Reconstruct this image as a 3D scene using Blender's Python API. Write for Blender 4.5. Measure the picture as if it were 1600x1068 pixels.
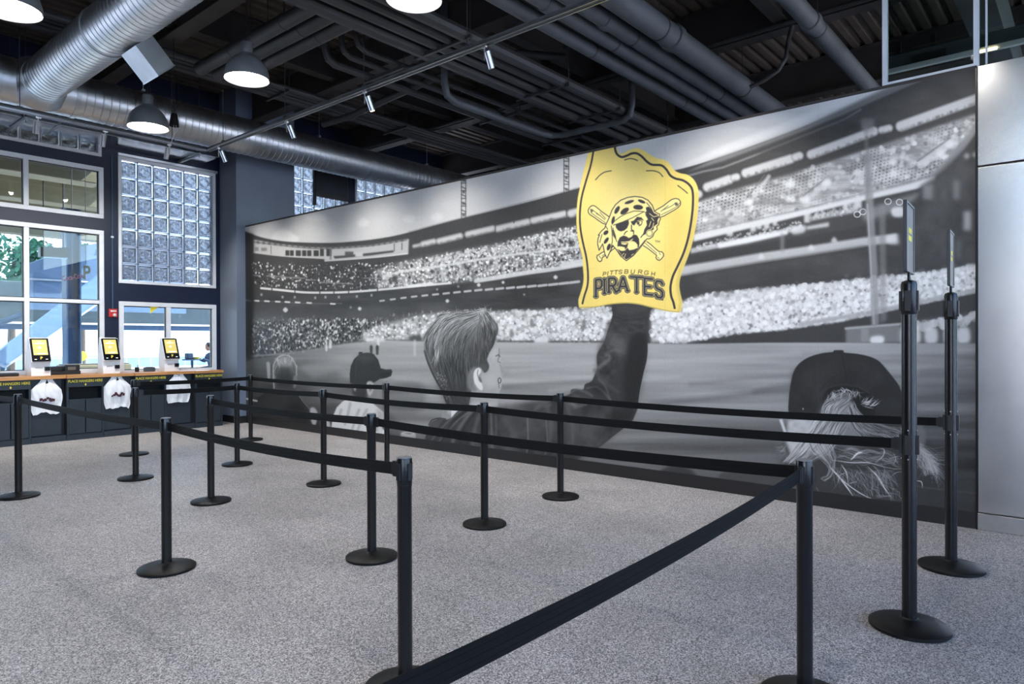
import bpy, bmesh, math, random
import numpy as np
from mathutils import Vector, Matrix

for _o in list(bpy.data.objects): bpy.data.objects.remove(_o)
SCN = bpy.context.scene
COL = SCN.collection
R = math.radians
rnd = random.Random(11)

# ------------------------------------------------------------------ camera
F_PX, CAM = 1072.68, Vector((0.0, -6.52468889, 1.4988426))
AX_R, AX_U, AX_F = Vector((0.7611, 0.64863, -0.00367)), Vector((0.00025, 0.00537, 0.99999)), Vector((-0.64862, 0.76111, -0.00393))
AX_F.normalize(); AX_R = (AX_R - AX_F * AX_R.dot(AX_F)).normalized(); AX_U = AX_R.cross(AX_F)
cd = bpy.data.cameras.new('camera'); cam = bpy.data.objects.new('camera', cd); COL.objects.link(cam)
cam.matrix_world = Matrix(((AX_R.x, AX_U.x, -AX_F.x, CAM.x), (AX_R.y, AX_U.y, -AX_F.y, CAM.y), (AX_R.z, AX_U.z, -AX_F.z, CAM.z), (0, 0, 0, 1)))
cd.sensor_width = 36; cd.lens = F_PX * 36 / 1600; cd.shift_y = 2.87 / 1600; cd.clip_end = 400; cd.clip_start = .05
SCN.camera = cam
def at(px, py, axis, val):
    """where the line of sight through a measured point of the photograph meets the plane axis = val"""
    d = AX_F + AX_R * ((px - 800) / F_PX) - AX_U * ((py - 536.87) / F_PX)
    return CAM + d * ((val - CAM[axis]) / d[axis])

# ------------------------------------------------------------------ sky, sun, lamps, exposure
W = bpy.data.worlds.new('world'); SCN.world = W; W.use_nodes = True
wt = W.node_tree; wt.nodes.clear()
sky = wt.nodes.new('ShaderNodeTexSky'); sky.sky_type = 'NISHITA'; sky.sun_disc = False
sky.sun_elevation = R(48); sky.sun_rotation = R(-20); sky.air_density = 1.0; sky.dust_density = 1.7; sky.ozone_density = 1.0
bg = wt.nodes.new('ShaderNodeBackground'); bg.inputs['Strength'].default_value = 1.2
wo = wt.nodes.new('ShaderNodeOutputWorld'); wt.links.new(sky.outputs[0], bg.inputs[0]); wt.links.new(bg.outputs[0], wo.inputs[0])
def light(name, kind, loc, energy, color=(1, 1, 1), **k):
    d = bpy.data.lights.new(name, kind); d.energy = energy; d.color = color
    for a, b in k.items(): setattr(d, a, b)
    o = bpy.data.objects.new(name, d); COL.objects.link(o); o.location = loc
    return o
sun = light('sun', 'SUN', (0, 20, 30), 9.0, (1, .95, .88), angle=R(.6))
sun.rotation_euler = Vector((-.35, -.62, -.80)).to_track_quat('-Z', 'Y').to_euler()
# daylight portals in the glazed sides of the room (they only guide sky samples, they add no light)
for n, loc, rot, sx, sy in (('portal_right', (4.0, -5.6, 2.9), (0, R(90), 0), 5.8, 12.4), ('portal_back', (1.7, -11.9, 2.9), (R(90), 0, 0), 4.6, 5.8), ('portal_left', (-13.0, -3.0, 2.6), (0, R(-90), 0), 5.0, 8.0)):
    p = light(n, 'AREA', loc, 1.0, shape='RECTANGLE', size=sx, size_y=sy); p.rotation_euler = rot; p.data.cycles.is_portal = True
vs = SCN.view_settings
SCN.display_settings.display_device = 'sRGB'
vs.view_transform = 'Standard'; vs.look = 'None'; vs.gamma = 1.0; vs.use_curve_mapping = False
vs.exposure = 0.2
TRACK_W = 160
SCN.cycles.max_bounces = 8; SCN.cycles.diffuse_bounces = 4; SCN.cycles.glossy_bounces = 4; SCN.cycles.transparent_max_bounces = 12
SCN.cycles.sample_clamp_indirect = 6.0; SCN.cycles.caustics_reflective = False; SCN.cycles.caustics_refractive = False

# ------------------------------------------------------------------ materials
def srgb(r, g, b):
    f = lambda c: (c / 255) / 12.92 if c <= 10.3 else ((c / 255 + .055) / 1.055) ** 2.4
    return (f(r), f(g), f(b))
def nd(t, typ, **k):
    n = t.nodes.new(typ)
    for a, b in k.items(): setattr(n, a, b)
    return n
def mat(name, col, rough=.5, metal=0.0, var=.12, scale=8.0, bump=0.0, bscale=60.0, spec=.5, emit=None, estr=0.0, stretch=None):
    m = bpy.data.materials.new(name); m.use_nodes = True; t = m.node_tree
    b = t.nodes['Principled BSDF']; b.inputs['Roughness'].default_value = rough; b.inputs['Metallic'].default_value = metal
    b.inputs['Specular IOR Level'].default_value = spec
    tc = nd(t, 'ShaderNodeTexCoord'); mp = nd(t, 'ShaderNodeMapping'); t.links.new(tc.outputs['Object'], mp.inputs[0])
    if stretch: mp.inputs['Scale'].default_value = stretch
    n = nd(t, 'ShaderNodeTexNoise'); n.inputs['Scale'].default_value = scale; n.inputs['Detail'].default_value = 4
    t.links.new(mp.outputs[0], n.inputs['Vector'])
    r = nd(t, 'ShaderNodeValToRGB'); e = r.color_ramp.elements
    e[0].position, e[1].position = .3, .7
    e[0].color = (*[max(0, c * (1 - var)) for c in col], 1); e[1].color = (*[min(1, c * (1 + var)) for c in col], 1)
    t.links.new(n.outputs['Fac'], r.inputs[0]); t.links.new(r.outputs[0], b.inputs['Base Color'])
    if bump:
        n2 = nd(t, 'ShaderNodeTexNoise'); n2.inputs['Scale'].default_value = bscale; n2.inputs['Detail'].default_value = 3
        t.links.new(mp.outputs[0], n2.inputs['Vector'])
        bp = nd(t, 'ShaderNodeBump'); bp.inputs['Strength'].default_value = bump; bp.inputs['Distance'].default_value = .01
        t.links.new(n2.outputs['Fac'], bp.inputs['Height']); t.links.new(bp.outputs[0], b.inputs['Normal'])
    if emit:
        b.inputs['Emission Color'].default_value = (*emit, 1); b.inputs['Emission Strength'].default_value = estr
    return m
M = {}
M['black'] = mat('black_powder_coat', srgb(10, 10, 12), .26, 0, .1, 30, .04, 400, .5)
_b = M['black'].node_tree.nodes['Principled BSDF']; _b.inputs['Coat Weight'].default_value = .0; _b.inputs['Coat Roughness'].default_value = .22
M['black_base'] = mat('black_rubberised_base', srgb(12, 12, 13), .42, 0, .1, 20, .15, 300, .3)
M['belt'] = mat('black_webbing', srgb(14, 14, 15), .6, 0, .15, 14, .5, 260, .18, stretch=(1, 1, 8))
M['cap'] = mat('grey_post_cap', srgb(120, 120, 120), .45)
M['plastic'] = mat('black_plastic', srgb(20, 21, 23), .45)
M['navy'] = mat('navy_paint', srgb(9, 22, 50), .45, 0, .1, 3, .05, 120)
M['frame'] = mat('white_aluminium', srgb(232, 234, 238), .38, .0, .05, 6)
M['grey_paint'] = mat('blue_grey_paint', srgb(116, 126, 142), .5, 0, .06, 2, .06, 140)
M['dark_paint'] = mat('charcoal_paint', srgb(46, 50, 56), .6, 0, .12, 3)
M['base_black'] = mat('black_skirting', srgb(34, 33, 35), .4, 0, .08, 5)
M['ceiling'] = mat('dark_painted_deck', srgb(86, 76, 67), .75, 0, .2, 2.5, .2, 40)
M['beam'] = mat('dark_painted_steel', srgb(62, 58, 56), .65, 0, .18, 3, .15, 40)
M['pipe'] = mat('dark_grey_pipe_paint', srgb(78, 82, 86), .6, 0, .14, 5, .2, 50)
M['conduit'] = mat('dark_conduit', srgb(54, 54, 55), .55, 0, .14, 5)
M['galv'] = mat('galvanised_steel', (.58, .60, .62), .36, 1.0, .12, 3.5, .06, 30)
M['galv_bright'] = mat('bright_galvanised_sheet', (.68, .71, .74), .17, 1.0, .1, 3.0, .04, 14)
M['galv_dull'] = mat('dull_galvanised_steel', (.52, .55, .57), .42, 1.0, .12, 3, .1, 30)
M['alu'] = mat('silver_aluminium', (.62, .63, .65), .3, 1.0, .05, 10)
M['steel_panel'] = mat('brushed_steel_panel', (.60, .595, .59), .22, 1.0, .035, 60, .03, 220, stretch=(.2, .2, 6))
M['white_metal'] = mat('white_enamel', srgb(222, 222, 222), .4)
M['shade'] = mat('grey_lamp_shade', srgb(92, 94, 98), .42, 0, .08, 8)
M['lamp_glow'] = mat('lamp_diffuser', (1, 1, 1), .5, emit=(1, .97, .9), estr=14)
M['spot_glow'] = mat('spot_lamp', (1, .9, .7), .5, emit=(1, .72, .38), estr=9)
M['wood'] = mat('oiled_wood', srgb(196, 140, 84), .42, 0, .22, 2.2, .06, 60, stretch=(14, 1, 14))
M['cabinet'] = mat('dark_slate_laminate', srgb(38, 46, 54), .5, 0, .1, 6)
M['recess'] = mat('black_recess', srgb(12, 13, 15), .7)
M['yellow'] = mat('yellow_print', srgb(250, 230, 70), .5, 0, .04)
M['white_plastic'] = mat('white_kiosk_plastic', srgb(244, 244, 245), .4, 0, .03)
M['bezel'] = mat('black_glass_bezel', srgb(16, 17, 22), .18)
M['screen'] = mat('lit_yellow_screen', srgb(200, 184, 104), .3, 0, .06, 5, emit=srgb(222, 205, 118), estr=.42)
M['screen_white'] = mat('lit_white_text', srgb(240, 240, 232), .3, emit=srgb(240, 240, 230), estr=.6)
M['bag'] = mat('white_poly_bag', srgb(246, 246, 248), .32, 0, .05, 14, .25, 30)
M['bag_print'] = mat('maroon_bag_print', srgb(70, 26, 38), .5)
M['red'] = mat('red_alarm_plastic', srgb(196, 44, 42), .35)
M['sign_face'] = mat('grey_sign_insert', srgb(112, 108, 100), .45, spec=.2)
M['sign_frame'] = mat('dark_sign_frame', srgb(52, 52, 54), .4)
M['tree'] = mat('green_leaves', srgb(62, 116, 84), .6, 0, .4, 3)
M['bark'] = mat('bark', srgb(90, 78, 66), .8)
M['concrete'] = mat('outdoor_concrete', srgb(196, 196, 198), .8, 0, .08, 1.2)
M['soffit'] = mat('olive_concrete', srgb(146, 137, 110), .8, 0, .12, 1.5)
M['steel_blue'] = mat('blue_painted_steel', srgb(58, 84, 116), .5, 0, .1, 2)
M['stair_blue'] = mat('pale_blue_stair_side', srgb(140, 172, 210), .5, 0, .06, 2)
M['stair_wall'] = mat('grey_blue_stair_wall', srgb(112, 136, 166), .6, 0, .1, 1.5)
M['dim'] = mat('dim_green_grey_paint', srgb(66, 78, 84), .6, 0, .15, 2)
M['stand'] = mat('pale_seating', srgb(236, 236, 236), .7, 0, .06, .8)
M['cloth'] = mat('dark_blue_clothes', srgb(40, 58, 84), .8)
M['sign_tan'] = mat('pale_tan_sign', srgb(206, 200, 160), .5)
M['sign_red'] = mat('pale_red_sign', srgb(226, 150, 170), .4)
M['skin'] = mat('skin', srgb(150, 110, 90), .6)

def glass_mat(name, tint, refl=.12, rough=.02):
    m = bpy.data.materials.new(name); m.use_nodes = True; t = m.node_tree; t.nodes.clear()
    o = nd(t, 'ShaderNodeOutputMaterial'); mx = nd(t, 'ShaderNodeMixShader'); tr = nd(t, 'ShaderNodeBsdfTransparent'); gl = nd(t, 'ShaderNodeBsdfGlossy'); fr = nd(t, 'ShaderNodeFresnel')
    fr.inputs['IOR'].default_value = 1.5; gl.inputs['Roughness'].default_value = rough
    tc = nd(t, 'ShaderNodeTexCoord'); n = nd(t, 'ShaderNodeTexNoise'); n.inputs['Scale'].default_value = 1.2; t.links.new(tc.outputs['Object'], n.inputs['Vector'])
    rp = nd(t, 'ShaderNodeValToRGB'); rp.color_ramp.elements[0].color = (*[c * .96 for c in tint], 1); rp.color_ramp.elements[1].color = (*tint, 1)
    t.links.new(n.outputs['Fac'], rp.inputs[0]); t.links.new(rp.outputs[0], tr.inputs[0])
    ad = nd(t, 'ShaderNodeMath', operation='ADD'); ad.inputs[1].default_value = refl; t.links.new(fr.outputs[0], ad.inputs[0])
    t.links.new(ad.outputs[0], mx.inputs[0]); t.links.new(tr.outputs[0], mx.inputs[1]); t.links.new(gl.outputs[0], mx.inputs[2]); t.links.new(mx.outputs[0], o.inputs[0])
    return m
M['glass'] = glass_mat('window_glass', (.82, .89, .91), .0)
M['glass_blue'] = glass_mat('blue_tinted_facade_glass', (.84, .91, 1.0), .0)
M['glass_dark'] = glass_mat('tinted_transom_glass', (.62, .68, .66), .0)

def glass_block_mat():
    m = bpy.data.materials.new('patterned_glass_block'); m.use_nodes = True; t = m.node_tree; t.nodes.clear()
    o = nd(t, 'ShaderNodeOutputMaterial'); tc = nd(t, 'ShaderNodeTexCoord')
    mp = nd(t, 'ShaderNodeMapping'); mp.inputs['Rotation'].default_value = (R(45), 0, 0); t.links.new(tc.outputs['Object'], mp.inputs[0])
    n = nd(t, 'ShaderNodeTexNoise'); n.inputs['Scale'].default_value = 13; n.inputs['Detail'].default_value = 3; n.inputs['Distortion'].default_value = 1.2; t.links.new(mp.outputs[0], n.inputs['Vector'])
    w1 = nd(t, 'ShaderNodeTexWave', wave_type='BANDS', bands_direction='Y'); w2 = nd(t, 'ShaderNodeTexWave', wave_type='BANDS', bands_direction='Z')
    for w in (w1, w2): w.inputs['Scale'].default_value = 2.6; w.inputs['Distortion'].default_value = 3.5; w.inputs['Detail'].default_value = 2; t.links.new(mp.outputs[0], w.inputs['Vector'])
    a = nd(t, 'ShaderNodeMath', operation='MAXIMUM'); t.links.new(w1.outputs['Fac'], a.inputs[0]); t.links.new(w2.outputs['Fac'], a.inputs[1])
    a2 = nd(t, 'ShaderNodeMath', operation='ADD'); t.links.new(a.outputs[0], a2.inputs[0]); t.links.new(n.outputs['Fac'], a2.inputs[1])
    bp = nd(t, 'ShaderNodeBump'); bp.inputs['Strength'].default_value = 1.0; bp.inputs['Distance'].default_value = .14; t.links.new(a2.outputs[0], bp.inputs['Height'])
    rf = nd(t, 'ShaderNodeBsdfRefraction'); rf.inputs['IOR'].default_value = 1.25; rf.inputs['Roughness'].default_value = .08; rf.inputs['Color'].default_value = (.42, .44, .46, 1); t.links.new(bp.outputs[0], rf.inputs['Normal'])
    tl = nd(t, 'ShaderNodeBsdfTranslucent'); tl.inputs['Color'].default_value = (.4, .45, .5, 1); t.links.new(bp.outputs[0], tl.inputs['Normal'])
    gl = nd(t, 'ShaderNodeBsdfGlossy'); gl.inputs['Roughness'].default_value = .12; t.links.new(bp.outputs[0], gl.inputs['Normal'])
    tr = nd(t, 'ShaderNodeBsdfTransparent'); tr.inputs[0].default_value = (.30, .34, .40, 1)
    m0 = nd(t, 'ShaderNodeMixShader'); m0.inputs[0].default_value = .25; t.links.new(rf.outputs[0], m0.inputs[1]); t.links.new(tr.outputs[0], m0.inputs[2])
    m1 = nd(t, 'ShaderNodeMixShader'); m1.inputs[0].default_value = .1; t.links.new(m0.outputs[0], m1.inputs[1]); t.links.new(tl.outputs[0], m1.inputs[2])
    m2 = nd(t, 'ShaderNodeMixShader'); m2.inputs[0].default_value = .16; t.links.new(m1.outputs[0], m2.inputs[1]); t.links.new(gl.outputs[0], m2.inputs[2])
    t.links.new(m2.outputs[0], o.inputs[0]); return m
M['block'] = glass_block_mat()
M['mortar'] = mat('pale_grout', srgb(196, 202, 208), .6)
def rim_mat():
    m = bpy.data.materials.new('milky_glass_rim'); m.use_nodes = True; t = m.node_tree; t.nodes.clear(); o = nd(t, 'ShaderNodeOutputMaterial')
    tc = nd(t, 'ShaderNodeTexCoord'); n = nd(t, 'ShaderNodeTexNoise'); n.inputs['Scale'].default_value = 30; t.links.new(tc.outputs['Object'], n.inputs['Vector']); r = nd(t, 'ShaderNodeValToRGB')
    r.color_ramp.elements[0].color = (.75, .8, .86, 1); r.color_ramp.elements[1].color = (.95, .97, 1, 1); t.links.new(n.outputs['Fac'], r.inputs[0])
    a, b, c = nd(t, 'ShaderNodeBsdfTranslucent'), nd(t, 'ShaderNodeBsdfTransparent'), nd(t, 'ShaderNodeBsdfDiffuse'); m1, m2 = nd(t, 'ShaderNodeMixShader'), nd(t, 'ShaderNodeMixShader')
    t.links.new(r.outputs[0], a.inputs[0]); b.inputs[0].default_value = (.62, .66, .7, 1); t.links.new(r.outputs[0], c.inputs[0]); m1.inputs[0].default_value = .7; m2.inputs[0].default_value = .12
    t.links.new(a.outputs[0], m1.inputs[1]); t.links.new(b.outputs[0], m1.inputs[2]); t.links.new(m1.outputs[0], m2.inputs[1]); t.links.new(c.outputs[0], m2.inputs[2]); t.links.new(m2.outputs[0], o.inputs[0]); return m
M['rim'] = rim_mat()

def floor_mat():
    m = bpy.data.materials.new('speckled_grey_floor'); m.use_nodes = True; t = m.node_tree; b = t.nodes['Principled BSDF']
    tc = nd(t, 'ShaderNodeTexCoord')
    def noise(s, d=2): n = nd(t, 'ShaderNodeTexNoise'); n.inputs['Scale'].default_value = s; n.inputs['Detail'].default_value = d; t.links.new(tc.outputs['Object'], n.inputs['Vector']); return n
    v = nd(t, 'ShaderNodeTexVoronoi'); v.inputs['Scale'].default_value = 190; t.links.new(tc.outputs['Object'], v.inputs['Vector'])
    bw = nd(t, 'ShaderNodeRGBToBW'); t.links.new(v.outputs['Color'], bw.inputs[0])
    r = nd(t, 'ShaderNodeValToRGB'); e = r.color_ramp.elements
    e[0].position, e[0].color = .2, (*srgb(94, 92, 93), 1); e[1].position, e[1].color = .8, (*srgb(226, 221, 220), 1)
    x = r.color_ramp.elements.new(.48); x.color = (*srgb(160, 157, 157), 1)
    t.links.new(bw.outputs[0], r.inputs[0])
    n2 = noise(1.1, 6); r2 = nd(t, 'ShaderNodeValToRGB'); r2.color_ramp.elements[0].position = .35; r2.color_ramp.elements[1].position = .65
    r2.color_ramp.elements[0].color = (.84, .84, .84, 1); r2.color_ramp.elements[1].color = (1.06, 1.06, 1.06, 1); t.links.new(n2.outputs['Fac'], r2.inputs[0])
    mx = nd(t, 'ShaderNodeMix', data_type='RGBA', blend_type='MULTIPLY'); mx.inputs[0].default_value = 1; t.links.new(r.outputs[0], mx.inputs[6]); t.links.new(r2.outputs[0], mx.inputs[7])
    mp = nd(t, 'ShaderNodeMapping'); mp.inputs['Scale'].default_value = (.5, 6, 1); mp.inputs['Rotation'].default_value = (0, 0, R(20)); t.links.new(tc.outputs['Object'], mp.inputs[0])
    n3 = nd(t, 'ShaderNodeTexNoise'); n3.inputs['Scale'].default_value = .8; n3.inputs['Detail'].default_value = 5; t.links.new(mp.outputs[0], n3.inputs['Vector'])
    r3 = nd(t, 'ShaderNodeValToRGB'); r3.color_ramp.elements[0].position = .6; r3.color_ramp.elements[1].position = .76; t.links.new(n3.outputs['Fac'], r3.inputs[0])
    sc = nd(t, 'ShaderNodeMix', data_type='RGBA', blend_type='MIX'); ml = nd(t, 'ShaderNodeMath', operation='MULTIPLY'); ml.inputs[1].default_value = .25; t.links.new(r3.outputs[0], ml.inputs[0]); t.links.new(ml.outputs[0], sc.inputs[0])
    t.links.new(mx.outputs[2], sc.inputs[6]); sc.inputs[7].default_value = (*srgb(196, 196, 198), 1); t.links.new(sc.outputs[2], b.inputs['Base Color'])
    b.inputs['Roughness'].default_value = .5; b.inputs['Specular IOR Level'].default_value = .35
    bp = nd(t, 'ShaderNodeBump'); bp.inputs['Strength'].default_value = .12; bp.inputs['Distance'].default_value = .004; t.links.new(bw.outputs[0], bp.inputs['Height']); t.links.new(bp.outputs[0], b.inputs['Normal'])
    return m
M['floor'] = floor_mat()

# ------------------------------------------------------------------ mesh building
class MB:
    def __init__(s): s.v, s.f, s.sm = [], [], []
    def add(s, vs, fs, smooth=False):
        b = len(s.v); s.v += [tuple(p) for p in vs]; s.f += [tuple(b + i for i in f) for f in fs]; s.sm += [smooth] * len(fs); return s
    def box(s, x0, y0, z0, x1, y1, z1):
        if x0 > x1: x0, x1 = x1, x0
        if y0 > y1: y0, y1 = y1, y0
        if z0 > z1: z0, z1 = z1, z0
        return s.add([(x0, y0, z0), (x1, y0, z0), (x1, y1, z0), (x0, y1, z0), (x0, y0, z1), (x1, y0, z1), (x1, y1, z1), (x0, y1, z1)],
                     [(0, 3, 2, 1), (4, 5, 6, 7), (0, 1, 5, 4), (1, 2, 6, 5), (2, 3, 7, 6), (3, 0, 4, 7)])
    def bbox(s, x0, y0, z0, x1, y1, z1, c=.006):
        """box with chamfered edges"""
        bm = bmesh.new(); bmesh.ops.create_cube(bm, size=1)
        bmesh.ops.scale(bm, vec=(abs(x1 - x0), abs(y1 - y0), abs(z1 - z0)), verts=bm.verts); bmesh.ops.translate(bm, vec=((x0 + x1) / 2, (y0 + y1) / 2, (z0 + z1) / 2), verts=bm.verts)
        bmesh.ops.bevel(bm, geom=bm.edges[:], offset=c, segments=2, affect='EDGES', profile=.5)
        return s.bm(bm)
    def bm(s, bm, smooth=False):
        bm.verts.index_update(); s.add([v.co for v in bm.verts], [[v.index for v in f.verts] for f in bm.faces], smooth); bm.free(); return s
    def obox(s, c, ax, ay, az):
        c = Vector(c); ax, ay, az = Vector(ax), Vector(ay), Vector(az)
        P = [c + ax * i + ay * j + az * k for k in (-1, 1) for (i, j) in ((-1, -1), (1, -1), (1, 1), (-1, 1))]
        return s.add(P, [(0, 3, 2, 1), (4, 5, 6, 7), (0, 1, 5, 4), (1, 2, 6, 5), (2, 3, 7, 6), (3, 0, 4, 7)])
    def tube(s, pts, r, n=12, caps=True, smooth=True):
        pts = [Vector(p) for p in pts]; rs = r if isinstance(r, (list, tuple)) else [r] * len(pts); rings = []; up = None
        for i, p in enumerate(pts):
            d = (pts[min(i + 1, len(pts) - 1)] - pts[max(i - 1, 0)]).normalized()
            if up is None: up = Vector((0, 0, 1)) if abs(d.z) < .9 else Vector((1, 0, 0))
            a = d.cross(up).normalized(); b = a.cross(d).normalized(); up = b
            rings.append([p + (a * math.cos(2 * math.pi * k / n) + b * math.sin(2 * math.pi * k / n)) * rs[i] for k in range(n)])
        vs = [q for g in rings for q in g]; fs = []
        for i in range(len(pts) - 1):
            for k in range(n): fs.append((i * n + k, i * n + (k + 1) % n, (i + 1) * n + (k + 1) % n, (i + 1) * n + k))
        s.add(vs, fs, smooth)
        if caps: s.add(rings[0], [tuple(range(n))[::-1]]); s.add(rings[-1], [tuple(range(n))])
        return s
    def lathe(s, prof, n=24, c=(0, 0, 0), axis='z', smooth=True):
        vs = []
        for r, z in prof:
            for k in range(n):
                a = 2 * math.pi * k / n; p = (r * math.cos(a), r * math.sin(a), z)
                if axis == 'x': p = (p[2], p[0], p[1])
                if axis == 'y': p = (p[1], p[2], p[0])
                vs.append((p[0] + c[0], p[1] + c[1], p[2] + c[2]))
        fs = [(i * n + k, i * n + (k + 1) % n, (i + 1) * n + (k + 1) % n, (i + 1) * n + k) for i in range(len(prof) - 1) for k in range(n)]
        return s.add(vs, fs, smooth)
    def prism(s, poly, fn, d0, d1):
        """closed outline extruded: fn(u, v, d) gives the point"""
        n = len(poly); vs = [fn(u, v, d0) for u, v in poly] + [fn(u, v, d1) for u, v in poly]
        return s.add(vs, [tuple(range(n))[::-1], tuple(range(n, 2 * n))] + [(i, (i + 1) % n, n + (i + 1) % n, n + i) for i in range(n)])
    def build(s, name, m, parent=None, loc=(0, 0, 0), angle=35):
        me = bpy.data.meshes.new(name); me.from_pydata(s.v, [], s.f); me.materials.append(m if not isinstance(m, str) else M[m])
        me.polygons.foreach_set('use_smooth', s.sm if any(s.sm) else [False] * len(s.f))
        bm = bmesh.new(); bm.from_mesh(me); bmesh.ops.recalc_face_normals(bm, faces=bm.faces); bm.to_mesh(me); bm.free()
        if any(s.sm): me.set_sharp_from_angle(angle=R(angle))
        me.update(); o = bpy.data.objects.new(name, me); COL.objects.link(o); o.location = loc
        if parent is not None: o.parent = parent
        return o
def tag(o, label, cat, group=None):
    o['label'] = label; o['category'] = cat
    if group: o['group'] = group
    return o
def thing(name, label, cat, loc=(0, 0, 0), rotz=0, group=None):
    o = bpy.data.objects.new(name, None); COL.objects.link(o); o.location = loc; o.rotation_euler = (0, 0, rotz); o.empty_display_size = .05
    return tag(o, label, cat, group)
def struct(o): o['kind'] = 'structure'; return o
def sroot(name, loc=(0, 0, 0)):
    o = bpy.data.objects.new(name, None); COL.objects.link(o); o.location = loc; o['kind'] = 'structure'; return o
def dup(root, loc, label=None, rotz=None):
    r = root.copy(); COL.objects.link(r); r.location = loc
    if rotz is not None: r.rotation_euler = (0, 0, rotz)
    if label: r['label'] = label
    for ch in list(root.children):
        c = ch.copy(); COL.objects.link(c); c.parent = r
        for g in list(ch.children):
            d = g.copy(); COL.objects.link(d); d.parent = c
    return r
def text_mesh(txt, size, depth=.0008):
    cu = bpy.data.curves.new('lettering', 'FONT'); cu.body = txt; cu.size = size; cu.align_x = 'CENTER'; cu.align_y = 'CENTER'; cu.extrude = depth; cu.offset = size * .022
    o = bpy.data.objects.new('lettering', cu); COL.objects.link(o)
    dg = bpy.context.evaluated_depsgraph_get(); me = bpy.data.meshes.new_from_object(o.evaluated_get(dg)); bpy.data.objects.remove(o)
    return me
def text_obj(name, txt, size, m, parent, matrix, sx=1.0):
    me = text_mesh(txt, size)
    me.transform(matrix @ Matrix.Diagonal((sx, 1, 1, 1))); me.materials.clear(); me.materials.append(M[m]); me.name = name
    o = bpy.data.objects.new(name, me); COL.objects.link(o); o.parent = parent
    return o
# lettering that faces +x: its reading direction runs along +y
FACE_X = Matrix(((0, 0, 1, 0), (1, 0, 0, 0), (0, 1, 0, 0), (0, 0, 0, 1)))
# ------------------------------------------------------------------ mural print
# The black-and-white wall print is painted into an array in the frame it was measured in and
# then unrolled onto the flat wall (metres along the wall x metres up).
SC, MX0, MY0, MW, MH = 2.0, 378, 94, 1156, 744

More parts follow.
